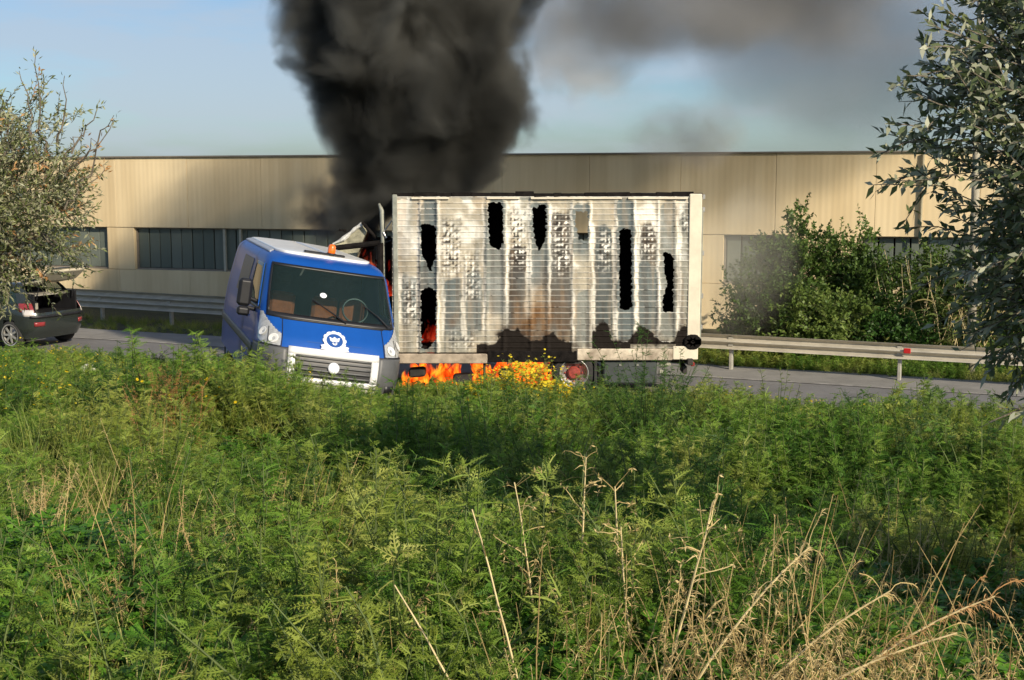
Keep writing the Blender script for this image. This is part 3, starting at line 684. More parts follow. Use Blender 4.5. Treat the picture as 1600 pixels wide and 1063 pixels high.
def frame_strip(name, xa, xb, za, zb, mat, y=yF, th=.07, **k): return MB().box(((xa + xb) / 2, y + th / 2 - .03, (za + zb) / 2), (abs(xb - xa), th, abs(zb - za)), bev=.012).obj(name, mat, truck, **k)
frame_strip('front_post', TP(609, 0).x, TP(617, 0).x, ZBt, ZTp, M['pale_pipe'])
xcp = TP(1083, 0).x; xce = TP(1103, 0).x
frame_strip('corner_post', xcp, xce, TP(0, 532).z, TP(0, 303).z, M['cream'], th=.16)
MB().box((xce + .015, yF + .04, TP(0, 430).z), (.03, .08, 2.3)).obj('corner_trim', M['pale_pipe'], truck)
for yy in (308, 328, 396, 463, 512):
    MB().box((xce + .035, yF + .05, TP(0, yy).z), (.05, .07, .09), bev=.01).obj('hinge', M['steel'], truck)
# scorched top rail: short uneven lengths
tr_ = MB(); xq = XL
while xq < XR - .05:
    w = random.uniform(.12, .45); w = min(w, XR - xq); h = random.uniform(.02, .06)
    tr_.box((xq + w / 2, yF + .06, ZTp - .03 + h / 2 + random.uniform(-.012, .012)), (w - .004, .14, h + .03), rot=(random.uniform(-.1, .1), random.uniform(-.03, .03), 0), bev=.008); xq += w
tr_.obj('top_rail', M['char'], truck)
tr2 = MB(); 
for a, b in ((640, 700), (760, 812), (830, 975), (985, 1080)):
    tr2.box(((TP(a, 0).x + TP(b, 0).x) / 2, yF - .035, ZTp - .065), (TP(b, 0).x - TP(a, 0).x, .03, .03))
tr2.obj('drip_rail', M['cream'], truck)
# bottom side rail, front stretch scorched grey, centre charred, rear cream
zr0, zr1 = TP(0, 566).z, TP(0, 550).z
frame_strip('side_rail', TP(613, 0).x, TP(760, 0).x, TP(0, 568).z, TP(0, 553).z, simple('scorched_rail', (.40, .33, .25), .7, var=.25, scale=5), th=.1)
frame_strip('side_rail', TP(760, 0).x + .003, TP(905, 0).x, zr0, zr1 + .02, M['char'], th=.1)
frame_strip('side_rail', TP(905, 0).x + .003, TP(1060, 0).x, TP(0, 563).z, TP(0, 545).z, simple('rear_rail', (.62, .54, .42), .6, var=.3, scale=2.2, c2=(.12, .08, .05)), th=.1)
frame_strip('side_rail', TP(1060, 0).x + .003, TP(1101, 0).x, TP(0, 562).z, TP(0, 541).z, M['cream'], th=.13)
m_ = MB(); 
for k in range(9):
    q = k / 8 * math.pi * 2; m_.box((TP(1092 + 8 * math.cos(q), 0).x, yF - .045, TP(0, 534 + 6 * math.sin(q)).z), (.13, .03, .12), rot=(0, q, 0), bev=.02)
m_.obj('melted_lamp', M['char'], truck)
# box shell: floor, bulkhead, roof ribs, far side with one open hole, rear door
hx0, hx1 = TP(886, 330, TB).x, TP(934, 330, TB).x; z0h, z1h = TP(0, 392, TB).z, TP(0, 318, TB).z
fs = MB()
for (xa, xb, za, zb) in ((XL, hx0, ZBt, ZTp), (hx1, XR, ZBt, ZTp), (hx0, hx1, ZBt, z0h), (hx0, hx1, z1h, ZTp)):
    fs.box(((xa + xb) / 2, yB - .03, (za + zb) / 2), (xb - xa, .05, zb - za))
fs.obj('far_side', M['char'], truck)
MB().box(((XL + XR) / 2, (yF + yB) / 2 + .05, ZBt + .02), (XR - XL - .1, yB - yF - .25, .1)).obj('floor', M['char'], truck)
MB().box((XL + .06, (yF + yB) / 2, (ZBt + ZTp) / 2), (.06, yB - yF - .1, ZTp - ZBt - .05)).obj('bulkhead', M['char'], truck)
MB().box((XR - .09, (yF + yB) / 2 + .08, (ZBt + ZTp) / 2), (.06, yB - yF - .2, ZTp - ZBt - .05)).obj('rear_door', M['cream'], truck)
MB().box(((XL + XR) / 2, (yF + yB) / 2 + .05, ZTp - .05), (XR - XL - .1, yB - yF - .25, .04)).obj('roof', M['char'], truck)
# chassis, wheels, side box
zc = .50
for yy in (yF + .65, yF + 1.6): MB().box(((XL + XR) / 2 - 1.2, yy, zc + .12), (7.4, .09, .2)).obj('chassis_beam', M['chassis'], truck)
for xx in (-2.2, -1.1, 0, .9, 2.1): MB().box((xx, yF + 1.12, zc + .12), (.1, .85, .12)).obj('cross_member', M['chassis'], truck)
wc = TP(897, 588)
def truck_wheel(x, y, side):
    w = MB().lathe([(.24, -.13), (.34, -.14), (.385, -.11), (.40, -.05), (.40, .05), (.385, .11), (.34, .14), (.24, .13)], (x, y, .40), (0, 1, 0), 36).obj('wheel', M['rubber'], truck, True)
    s = side
    MB().lathe([(.245, .10), (.265, .145), (.25, .15), (.225, .10), (.20, .05), (.11, .04), (.10, .0)], (x, y, .40), (0, -s, 0), 32).obj('rim', M['steel'], w, True)
    hb = MB().lathe([(.12, .03), (.115, .10), (.09, .13), (0, .135)], (x, y, .40), (0, -s, 0), 20)
    for k in range(8):
        q = k / 8 * 2 * math.pi; hb.lathe([(.016, .03), (.016, .075), (0, .08)], (x + .155 * math.cos(q), y, .40 + .155 * math.sin(q)), (0, -s, 0), 6)
    hb.obj('hub', M['rust'], w)
tk = MB()
for (px_, pz_, w_, h_) in ((650, 586, .30, .16), (722, 596, .35, .16), (790, 592, .25, .25)):
    c_t = TP(px_, pz_); tk.box((c_t.x, yF + .35, c_t.z), (w_, .3, h_), rot=(0, random.uniform(-.12, .12), 0), bev=.03)
tk.tube([(TP(755, 0).x, yF + .12, .62), (TP(755, 0).x, yF + .12, .1)], .025, 8)
tk.obj('burnt_fittings', M['chassis'], truck)['kind'] = 'stuff'
truck_wheel(wc.x, yF + .17, 1); truck_wheel(wc.x + .02, yF + .48, 1); truck_wheel(wc.x, yB - .17, -1)
truck_wheel(TP(560, 0).x, yF + .2, 1); truck_wheel(TP(560, 0).x, yB - .2, -1)
mg = MB(); 
for k in range(9):
    a = math.pi * k / 8; mg.box((wc.x + .45 * math.cos(a), yF + .25, .42 + .45 * math.sin(a) * .36), (.2, .44, .02), rot=(0, -a + math.pi / 2, 0))
mg.obj('mudguard', M['chassis'], truck)
MB().box((TP(936, 0).x, yF + .2, .42), (.05, .40, .55)).obj('mud_flap', M['rubber'], truck)
bx = MB().box(((TP(948, 0).x + TP(1036, 0).x) / 2, yF + .33, TP(0, 583).z), (TP(1036, 0).x - TP(948, 0).x, .55, .42), bev=.03).obj('storage_box', M['grey_box'], truck)
for px in (976, 1004): MB().box((TP(px, 0).x, yF + .045, TP(0, 571).z), (.05, .02, .04), bev=.006).obj('latch', M['steel'], bx)
MB().box((TP(1050, 0).x, yF + .15, TP(0, 570).z), (.2, .1, .1), bev=.02).box((TP(1043, 0).x, yF + .13, TP(0, 583).z), (.07, .07, .08), bev=.015).obj('lamp_bracket', M['ash'], truck)
MB().box((TP(1088, 0).x, yF + .7, .62), (.1, 1.6, .12), bev=.01).box((TP(1082, 0).x, yF + .3, .45), (.08, .4, .14), bev=.01).obj('rear_bumper', M['chassis'], truck)
MB().box((TP(1092, 0).x + .02, yF + .1, .56), (.07, .14, .07), bev=.01).obj('tail_lamp', M['car_red'], truck)
# burnt cab
cab = empty('cab', (0, 0, 0)); cab.parent = truck
cm = M['char']
def bar(a, b, r_, mat, name='cab_bar', n=8): return MB().tube([a, b], r_, n).obj(name, mat, cab)
X0c, X1c = TP(478, 0, 22).x, TP(590, 0, 22).x; zt = TP(0, 388, 22).z
for yy in (yF + .15, yB - .2):
    bar((X0c, yy, .5), (X0c + .35, yy, zt), .05, cm, 'cab_pillar'); bar((X1c, yy, .5), (X1c, yy, zt + .1), .06, cm, 'cab_pillar'); bar((X0c + .35, yy, zt), (X1c, yy, zt + .1), .05, cm, 'cab_sill')
    MB().box(((X0c + X1c) / 2, yy, .95), (X1c - X0c, .06, .9), bev=.02).obj('cab_door', cm, cab)
MB().box((X0c + .06, (yF + yB) / 2, .95), (.1, 1.9, .9), bev=.04).obj('cab_front', M['ash'], cab)
MB().box((X1c + .02, (yF + yB) / 2, 1.6), (.06, 1.9, 2.2)).obj('cab_back', cm, cab)
# roof deflector: wedge with pale curled edge
wa, wb, wc2 = TP(505, 393, 22.2), TP(566, 352, 22.2), TP(556, 404, 22.2)
db = MB(); th = Vector((0, 1.5, 0)); tri = [wa, wb, wb + Vector((.07, 0, -.12)), wc2 + Vector((0, 0, 0)), wa + Vector((0, 0, -.2))]
db.add([*tri, *[q + th for q in tri]], [(0, 1, 2, 3, 4), (9, 8, 7, 6, 5), (0, 5, 6, 1), (1, 6, 7, 2), (2, 7, 8, 3), (3, 8, 9, 4), (4, 9, 5, 0)])
db.obj('roof_deflector', simple('scorched_fibreglass', (.50, .48, .34), .8, var=.2, scale=2.6, c2=(.03, .028, .022), bump=.4), cab)
e_ = MB(); prev = None
pts = [wa.lerp(wb, t_) + Vector((0, -.03, .02 * math.sin(t_ * 9))) for t_ in np.linspace(.25, 1.0, 9)]
e_.tube(pts, [.015, .02, .03, .045, .04, .025, .035, .03, .05], 7).obj('deflector_edge', simple('pale_ash', (.62, .62, .58), .8, var=.25, scale=12), cab)
q1, q2 = TP(597, 330, 21.95), TP(600, 432, 21.95)
MB().tube([TP(592, 318, 21.95), q1, q2, TP(604, 560, 21.95)], [.02, .045, .035, .03], 10).obj('exhaust_stack', M['pale_pipe'], cab, True)
bar(TP(600, 362, 21.9), TP(612, 345, 21.9), .012, M['steel'], 'cab_bracket'); bar(TP(599, 363, 21.9), TP(604, 372, 21.9), .02, M['steel'], 'cab_bracket')
for k in range(7):
    a = TP(random.uniform(540, 595), random.uniform(350, 420), 22.3 + random.random()); b = a + Vector((random.uniform(-.25, .25), random.uniform(-.3, .3), random.uniform(-.5, .1)))
    bar(a, b, random.uniform(.012, .03), cm, 'charred_strut', 6)
bar(TP(566, 348, 22.1), TP(588, 372, 22.1), .03, cm, 'charred_strut')

# ------------------------------------------------------------------ flames
def flames(name, spots, label, mat='flame'):
    V, Fc, Rn = [], [], []
    for (x, y, z, h, r_) in spots:
        n, m = 8, 9; b0 = len(V); lean = np.array([random.uniform(-.25, .25), random.uniform(-.15, .15)]) * h; ph = random.uniform(0, 6)
        for i in range(m + 1):
            t = i / m; rr = r_ * (math.sin(math.pi * min(1, t * .75 + .22)) ** 1.0) * (1 - t ** 2.2) + .002; wob = .35 * r_ * math.sin(t * 7 + ph)
            for k in range(n):
                q = 2 * math.pi * k / n; jit = 1 + .25 * math.sin(3 * q + ph + 4 * t)
                V.append((x + lean[0] * t * t + wob + rr * jit * math.cos(q), y + lean[1] * t * t + rr * .7 * jit * math.sin(q), z + h * t)); Rn.append(t)
        for i in range(m):
            for k in range(n): Fc.append((b0 + i * n + k, b0 + i * n + (k + 1) % n, b0 + (i + 1) * n + (k + 1) % n, b0 + (i + 1) * n + k))
    o = mesh_obj(name, V, np.array(Fc), M[mat], None, True, rnd=Rn); tag(o, label, 'fire', kind='stuff'); return o
sp = []
xa, xb = Wp(622, 0, 22).x, Wp(872, 0, 22).x
for k in range(88):
    sp.append((random.uniform(xa, xb), random.uniform(21.95, 23.6), random.uniform(0, .22), random.uniform(.25, .62), random.uniform(.04, .14)))
flames('flames', sp, 'orange flames burning under the cargo body of the truck, between van and rear wheel')
sp = []
for k in range(14): sp.append((Wp(random.uniform(655, 688), 0, 22.4).x, random.uniform(22.2, 22.9), Wp(0, 550, 22.4).z, random.uniform(.25, .75), random.uniform(.06, .14)))
flames('flames', sp, 'red flames inside the cargo body, seen through its lower left hole', 'flame_red')
sp = []
for k in range(16): sp.append((Wp(random.uniform(566, 606), 0, 22.6).x, random.uniform(22.3, 23.3), Wp(0, random.uniform(425, 470), 22.6).z, random.uniform(.3, .75), random.uniform(.06, .15)))
flames('flames', sp, 'red flames in the burnt cab behind the blue van', 'flame_red')

# ------------------------------------------------------------------ smoke
def smoke_mat(name, color, density, build, noise_scale=.6, aniso=0.0, absorb=(0, 0, 0)):
    """build(t, pos_socket, noise_socket) -> socket with shape 0..1"""
    m, t, o = mat_new(name); v = N(t, 'ShaderNodeVolumePrincipled'); t.links.new(v.outputs[0], o.inputs['Volume'])
    v.inputs['Color'].default_value = (*color, 1); v.inputs['Anisotropy'].default_value = aniso; v.inputs['Absorption Color'].default_value = (*absorb, 1)
    co = N(t, 'ShaderNodeTexCoord'); g = N(t, 'ShaderNodeNewGeometry')
    n = N(t, 'ShaderNodeTexNoise'); n.inputs['Scale'].default_value = noise_scale; n.inputs['Detail'].default_value = 4.0; n.inputs['Roughness'].default_value = .58; n.inputs['Distortion'].default_value = .35
    t.links.new(g.outputs['Position'], n.inputs[0])
    n3 = N(t, 'ShaderNodeTexNoise'); n3.inputs['Scale'].default_value = noise_scale * .55; n3.inputs['Detail'].default_value = 2; t.links.new(g.outputs['Position'], n3.inputs[0])
    rr_ = ramp(t, [(.38, tuple(c * .45 for c in color)), (.62, tuple(min(.9, c * 1.45) for c in color))]); t.links.new(n3.outputs[0], rr_.inputs[0]); t.links.new(rr_.outputs[0], v.inputs['Color'])
    s = build(t, co.outputs['Object'], g.outputs['Position'], n.outputs[0])
    ml = N(t, 'ShaderNodeMath', operation='MULTIPLY'); ml.inputs[1].default_value = density; t.links.new(s, ml.inputs[0]); t.links.new(ml.outputs[0], v.inputs['Density'])
    return m
def mth(t, op, a, b=None, c=None, clamp=False):
    n = N(t, 'ShaderNodeMath', operation=op); n.use_clamp = clamp
    for i, x in enumerate((a, b, c)):
        if x is None: continue
        if isinstance(x, (int, float)): n.inputs[i].default_value = x
        else: t.links.new(x, n.inputs[i])
    return n.outputs[0]
SY = 23.1
colpts = [(440, 555, 34, .35), (400, 556, 42, .42), (365, 556, 52, .5), (335, 566, 66, .6), (312, 600, 95, .8), (296, 636, 112, .9), (270, 652, 128, 1.1), (240, 668, 148, 1.4), (200, 664, 178, 1.7), (150, 652, 192, 1.9), (100, 636, 188, 2.0),
          (50, 626, 188, 2.0), (0, 640, 196, 2.1), (-80, 670, 215, 2.3), (-200, 760, 240, 2.5), (-350, 900, 270, 2.7), (-520, 1080, 300, 3.0)]
zz = np.array([Wp(0, p[0], SY).z for p in colpts]); xx = np.array([Wp(p[1], p[0], SY).x for p in colpts]); rr = np.array([p[2] * .84 * SY / F for p in colpts]); ry = np.array([p[3] for p in colpts])
ZLO, ZHI = zz[0], zz[-1]
def curve_node(t, src, xs_, ys_, ymin, ymax):
    fcn = N(t, 'ShaderNodeFloatCurve'); c = fcn.mapping.curves[0]
    P = [((a - ZLO) / (ZHI - ZLO), (b - ymin) / (ymax - ymin)) for a, b in zip(xs_, ys_)]
    c.points[0].location = P[0]; c.points[1].location = P[-1]
    for p in P[1:-1]: c.points.new(*p)
    fcn.mapping.update(); t.links.new(src, fcn.inputs['Value'])
    return mth(t, 'MULTIPLY_ADD', fcn.outputs[0], ymax - ymin, ymin)
def col_shape(t, obj, pos, noise):
    sp_ = N(t, 'ShaderNodeSeparateXYZ'); t.links.new(pos, sp_.inputs[0])
    zn = mth(t, 'MULTIPLY_ADD', sp_.outputs[2], 1 / (ZHI - ZLO), -ZLO / (ZHI - ZLO), True)
    cx_ = curve_node(t, zn, zz, xx, -6, 6); rx_ = curve_node(t, zn, zz, rr, 0, 5); ry_ = curve_node(t, zn, zz, ry, 0, 5)
    dx = mth(t, 'DIVIDE', mth(t, 'SUBTRACT', sp_.outputs[0], cx_), rx_); dy = mth(t, 'DIVIDE', mth(t, 'SUBTRACT', sp_.outputs[1], SY), ry_)
    d = mth(t, 'SQRT', mth(t, 'ADD', mth(t, 'MULTIPLY', dx, dx), mth(t, 'MULTIPLY', dy, dy)))
    e = mth(t, 'ADD', d, mth(t, 'MULTIPLY', mth(t, 'SUBTRACT', noise, .5), 1.7))
    s = N(t, 'ShaderNodeMapRange'); s.interpolation_type = 'SMOOTHSTEP'; s.inputs['From Min'].default_value = 1.18; s.inputs['From Max'].default_value = .72; t.links.new(e, s.inputs['Value'])
    inside = mth(t, 'LESS_THAN', d, 1.38)
    thin = N(t, 'ShaderNodeMapRange'); thin.inputs['From Min'].default_value = 7.2; thin.inputs['From Max'].default_value = 10.0; thin.inputs['To Min'].default_value = 1; thin.inputs['To Max'].default_value = .04; t.links.new(sp_.outputs[2], thin.inputs['Value'])
    return mth(t, 'MULTIPLY', mth(t, 'MULTIPLY', s.outputs[0], inside), thin.outputs[0])
sm = smoke_mat('black_smoke', (.17, .17, .155), 6.5, col_shape, .85, 0.1)
V, Fc = [], []; n = 28; zs = np.linspace(0, len(zz) - 1, 52)
for i, q in enumerate(zs):
    k = np.interp(q, np.arange(len(zz)), zz); a = np.interp(q, np.arange(len(zz)), xx); b = np.interp(q, np.arange(len(zz)), rr) * 1.4; c = np.interp(q, np.arange(len(zz)), ry) * 1.4
    for j in range(n):
        th_ = 2 * math.pi * j / n; lump = 1 + .04 * math.sin(3 * th_ + i * .55) + .03 * math.sin(5 * th_ - i * .8)
        V.append((a + b * lump * math.cos(th_), SY + c * lump * math.sin(th_), k))
for i in range(len(zs) - 1):
    for j in range(n): Fc.append((i * n + j, i * n + (j + 1) % n, (i + 1) * n + (j + 1) % n, (i + 1) * n + j))
Fc += [tuple(range(n - 1, -1, -1)), tuple(range((len(zs) - 1) * n, len(zs) * n))]
so_ = mesh_obj('smoke', V, Fc, sm, None, True); tag(so_, 'thick black smoke column rising from the burning truck cab', 'smoke', kind='stuff')

def puff(px, py, D, hw, hh, hd, color, density, label, thr=.45, sc=.6):
    c = Wp(px, py, D); k = D / F
    def shp(t, obj, pos, noise):
        vl = N(t, 'ShaderNodeVectorMath', operation='LENGTH'); t.links.new(obj, vl.inputs[0])
        fall = mth(t, 'SUBTRACT', 1.0, vl.outputs['Value'], None, True)
        s = mth(t, 'ADD', mth(t, 'SUBTRACT', noise, thr), mth(t, 'MULTIPLY', mth(t, 'SUBTRACT', fall, .35), .45))
        return mth(t, 'MULTIPLY', mth(t, 'MULTIPLY', s, 5.0, None, True), mth(t, 'MULTIPLY', fall, 3.0, None, True))
    m = smoke_mat('thin_smoke', color, density, shp, sc)
    b = MB(); nn, mm = 20, 12; prof = [(math.sin(math.pi * i / mm) + (1e-3 if i in (0, mm) else 0), -math.cos(math.pi * i / mm)) for i in range(mm + 1)]
    b.lathe(prof, (0, 0, 0), (0, 0, 1), nn); b.f += [tuple(range(nn - 1, -1, -1)), tuple(range(mm * nn, (mm + 1) * nn))]
    o = b.obj('smoke', m, None, True); o.location = c; o.scale = (hw * k, hd, hh * k); tag(o, label, 'smoke', kind='stuff')
puff(505, 335, 24.4, 95, 75, 1.2, (.24, .22, .20), 3.5, 'ragged dark smoke fringe left of the burning cab, before the warehouse wall', thr=.5, sc=1.3)
puff(1130, -10, 27, 440, 120, 3.0, (.5, .5, .5), .8, 'broad grey smoke drifting across the top of the sky right of the column', thr=.38, sc=.42)
puff(900, 70, 25.5, 170, 120, 1.8, (.6, .6, .6), .7, 'thin grey smoke wisps just right of the dark column', thr=.42, sc=.7)
puff(1080, 225, 27.5, 120, 85, 1.5, (.5, .46, .42), .6, 'faint brown smoke puff above the truck tail, over the warehouse roof', thr=.45, sc=.5)
puff(1160, 420, 25.6, 105, 150, 1.1, (.6, .58, .5), .4, 'pale grey smoke behind the rear corner of the truck', thr=.34, sc=.6)
puff(1330, 70, 28.5, 340, 175, 2.5, (.7, .72, .75), .34, 'thin blue-grey smoke veil in front of the right sky', thr=.3, sc=.35)

# ------------------------------------------------------------------ foliage helpers
def unit(a): return a / np.maximum(np.linalg.norm(a, axis=-1, keepdims=True), 1e-9)
class Leaves:
    def __init__(s): s.V, s.F, s.R, s.n = [], [], [], 0
    def add(s, p, d, side, L, w, rnd=None, droop=0.0):
        """rhombic leaves: base p, direction d, side vector, length L, width w (arrays)"""
        n = len(p); L = np.broadcast_to(np.asarray(L, float), (n,))[:, None]; w = np.broadcast_to(np.asarray(w, float), (n,))[:, None]
        nn = np.cross(d, side)
        a = p; b = p + d * L * .45 + side * w * .5 + nn * w * .15; c = p + d * L + np.array([0, 0, -1.0]) * L * droop; e = p + d * L * .45 - side * w * .5 + nn * w * .15
        s.V.append(np.stack([a, b, c, e], 1).reshape(-1, 3)); s.F.append((np.arange(n * 4).reshape(n, 4)) + s.n); s.n += n * 4
        r_ = rng.random(n) if rnd is None else np.broadcast_to(rnd, (n,)); s.R.append(np.repeat(r_, 4))
    def ribbon(s, pts, w, rnd=None):
        """blade: list of points, widths"""
        pts = np.asarray(pts, float); m = len(pts); t = unit(np.gradient(pts, axis=0)); side = unit(np.cross(t, rng.normal(size=3))); w = np.asarray(w)[:, None] / 2
        A = pts + side * w; B = pts - side * w; v = np.stack([A, B], 1).reshape(-1, 3)
        f = np.array([(2 * i, 2 * i + 1, 2 * i + 3, 2 * i + 2) for i in range(m - 1)]) + s.n
        s.V.append(v); s.F.append(f); s.n += 2 * m; s.R.append(np.full(2 * m, rng.random() if rnd is None else rnd))
    def obj(s, name, mat, parent=None, link=True):
        return mesh_obj(name, np.concatenate(s.V), np.concatenate(s.F), mat, parent, False, link, rnd=np.concatenate(s.R))
def rand_side(d, flat=0.0):
    r_ = rng.normal(size=d.shape); r_[:, 2] *= (1 - flat); return unit(np.cross(d, np.cross(r_, d)))
def curve(p0, d0, L, n, bend, grav=0.0):
    pts = [np.array(p0, float)]; d = unit(np.array(d0, float)[None])[0]
    for i in range(n):
        d = d + rng.normal(size=3) * bend + np.array([0, 0, grav]); d = d / np.linalg.norm(d); pts.append(pts[-1] + d * L / n)
    return np.array(pts)

# ------------------------------------------------------------------ plant prototypes for the scattered undergrowth (kept out of the scene)
G1 = [(0, (.036, .10, .012)), (.35, (.078, .19, .018)), (.65, (.155, .28, .032)), (1, (.31, .41, .07))]
G2 = [(0, (.19, .24, .03)), (.5, (.34, .38, .07)), (1, (.54, .50, .18))]
M['fern'] = leaf_mat('feathery_leaf', G1, .35, .55, patch=[(0, (.11, .18, .022)), (.5, (.25, .31, .045)), (1, (.46, .46, .13))], pscale=.55)
M['broad'] = leaf_mat('broad_leaf', [(0, (.05, .14, .012)), (.5, (.10, .26, .02)), (1, (.20, .38, .05))], .35, .45)
M['grass'] = leaf_mat('grass_blade', [(0, (.10, .17, .02)), (.5, (.20, .26, .045)), (1, (.36, .34, .12))], .35, .55, patch=G2, pscale=.5)
M['dry'] = leaf_mat('dry_blade', [(0, (.30, .21, .08)), (.5, (.52, .39, .17)), (1, (.70, .56, .29))], .25, .7)
M['rust_leaf'] = leaf_mat('rusty_leaf', [(0, (.26, .12, .04)), (.5, (.46, .24, .09)), (1, (.60, .40, .19))], .3, .7)
M['petal'] = leaf_mat('yellow_petal', [(0, (.62, .42, .01)), (.5, (.75, .58, .02)), (1, (.82, .70, .06))], .3, .6)
M['dark_leaf'] = leaf_mat('dark_leaf', [(0, (.022, .060, .010)), (.6, (.045, .11, .018)), (1, (.09, .17, .035))], .3, .5)
protoc = bpy.data.collections.new('plant_sources')
def proto(leaves, mat, stems=None, smat=None, extra=None, extra_mat=None):
    """one mesh with up to 3 materials, not linked to the scene"""
    o = leaves.obj('plant_source', mat, None, False); me = o.data
    if stems is not None or extra is not None:
        parts = [(np.concatenate(leaves.V), np.concatenate(leaves.F), 0, np.concatenate(leaves.R))]
        if stems is not None:
            parts.append((np.array([tuple(v) for v in stems.v]), [f for f in stems.f if len(f) == 4], 1, np.full(len(stems.v), .5)))
        if extra is not None: parts.append((np.concatenate(extra.V), np.concatenate(extra.F), 2, np.concatenate(extra.R)))
        off = 0; VV, FF, MM, RR = [], [], [], []
        for v, f, mi, r_ in parts:
            f = np.array(f).reshape(-1, 4); VV.append(v); FF.append(f + off); MM += [mi] * len(f); RR.append(r_); off += len(v)
        o = mesh_obj('plant_source', np.concatenate(VV), np.concatenate(FF), None, None, False, False, rnd=np.concatenate(RR))
        for m_ in (mat, smat or M['stem'], extra_mat or M['petal']): o.data.materials.append(m_)
        o.data.polygons.foreach_set('material_index', np.array(MM, dtype=np.int32)[:len(o.data.polygons)])
    return o
def feather_leaf(Lv, base, d, L, nleaf, lw, rn):
    """pinnate leaf with forked leaflets"""
    mid = curve(base, d, L, 5, .12, -.06); q = np.linspace(.15, 1, nleaf); P = np.stack([np.interp(q * 5, np.arange(6), mid[:, k]) for k in range(3)], 1)
    T = unit(np.stack([np.interp(q * 5, np.arange(6), np.gradient(mid, axis=0)[:, k]) for k in range(3)], 1)); nrm = unit(rng.normal(size=3)[None] * .5 + np.array([[0, 0, 1.0]]))
    S = unit(np.cross(T, nrm)); ll = lw * (1.15 - .75 * q) * rng.uniform(.8, 1.2, nleaf)
    for sg in (-1, 1):
        D = unit(T * .75 + S * sg); Lv.add(P, D, unit(np.cross(D, nrm)), ll, ll * .20, rn + rng.uniform(-.15, .15, nleaf))
        mp_ = P + D * (ll * .45)[:, None]
        for s2 in (-.8, .8): D2 = unit(D + np.cross(nrm, D) * s2 * .9); Lv.add(mp_, D2, unit(np.cross(D2, nrm)), ll * .5, ll * .14, rn + rng.uniform(-.15, .15, nleaf))
    Lv.ribbon(mid, np.linspace(.005, .002, 6), rn)
def fern_plant(h, nst, spread, flowers=0, lean=.35):
    Lv, Sv, Pv = Leaves(), MB(), Leaves()
    for _ in range(nst):
        a = rng.uniform(0, 6.28); d = np.array([math.cos(a) * lean * rng.uniform(.3, 1.4), math.sin(a) * lean * rng.uniform(.3, 1.4), 1.0]); hh = h * rng.uniform(.65, 1.1)
        st = curve([math.cos(a) * spread * rng.random(), math.sin(a) * spread * rng.random(), -.05], d, hh, 6, .10)
        Sv.tube([tuple(p) for p in st], list(np.linspace(.006, .002, 7)), 3, cap=False); rn = rng.uniform(.1, .9)
        for k in range(int(15 + hh * 22)):
            t = rng.uniform(.15, 1) ** .8; P = np.array([np.interp(t * 6, np.arange(7), st[:, j]) for j in range(3)]); b = rng.uniform(0, 6.28)
            dd = np.array([math.cos(b), math.sin(b), rng.uniform(.15, 1.0)]); feather_leaf(Lv, P, dd, rng.uniform(.045, .095) * (1.25 - .5 * t), 6, .020, np.clip(rn + (t - .5) * .4, 0, 1))
        if flowers and rng.random() < flowers:
            for _ in range(rng.integers(1, 4)):
                tip = st[-1] + np.array([rng.normal() * .04, rng.normal() * .04, rng.uniform(.0, .07)]); flower(Pv, tip, .02)
    return Lv, Sv, Pv
def flower(Pv, c, r_):
    n = 9; a = np.arange(n) * 2 * math.pi / n; tl_ = rng.normal(size=3) * .35; nrm = unit((np.array([0, -.3, 1.0]) + tl_)[None])[0]; u = unit(np.cross(nrm, [1, .2, 0])[None])[0]; v = np.cross(nrm, u)
    d = np.cos(a)[:, None] * u + np.sin(a)[:, None] * v; Pv.add(np.repeat(c[None], n, 0), d, np.cross(np.repeat(nrm[None], n, 0), d), r_, r_ * .7)
def grass_tuft(h, nb, wd, lean, mat='grass'):
    Lv = Leaves()
    for _ in range(nb):
        a = rng.uniform(0, 6.28); hh = h * rng.uniform(.5, 1.1); d = [math.cos(a) * lean * rng.random(), math.sin(a) * lean * rng.random(), 1]
        st = curve([rng.normal() * .05, rng.normal() * .05, -.03], d, hh, 5, .10, -.06 - .06 * rng.random()); Lv.ribbon(st, np.array([1, 1, .9, .7, .45, .1]) * wd)
    return Lv
def broad_plant(h, nst):
    Lv, Sv = Leaves(), MB()
    for _ in range(nst):
        a = rng.uniform(0, 6.28); st = curve([rng.normal() * .08, rng.normal() * .08, -.02], [math.cos(a) * .6, math.sin(a) * .6, 1], h * rng.uniform(.5, 1.1), 4, .15)
        Sv.tube([tuple(p) for p in st], [.004] * 5, 3, cap=False)
        for k in range(5):
            P = st[rng.integers(2, 5)] + rng.normal(size=3) * .015; b = rng.uniform(0, 6.28)
            for j in range(3):
                d = unit(np.array([[math.cos(b + j * 2.1), math.sin(b + j * 2.1), rng.uniform(-.1, .45)]])); Lv.add(P[None], d, unit(np.cross(d, [[0, 0, 1.0]])), rng.uniform(.028, .05), rng.uniform(.03, .045), rng.uniform(0, 1, 1))
    return Lv, Sv
def seed_head(Lv, st, L, n):
    """drooping panicle at the end of stalk st"""
    q = rng.uniform(.55, 1, n); P = np.stack([np.interp(q * (len(st) - 1), np.arange(len(st)), st[:, k]) for k in range(3)], 1)
    T = unit(st[-1] - st[-3])[None]; d = unit(T * .6 + rng.normal(size=(n, 3)) * .45 + np.array([[0, 0, -.25]])); Lv.add(P, d, rand_side(d), L * rng.uniform(.4, 1.1, n), L * .085, rng.uniform(.3, 1, n), .3)
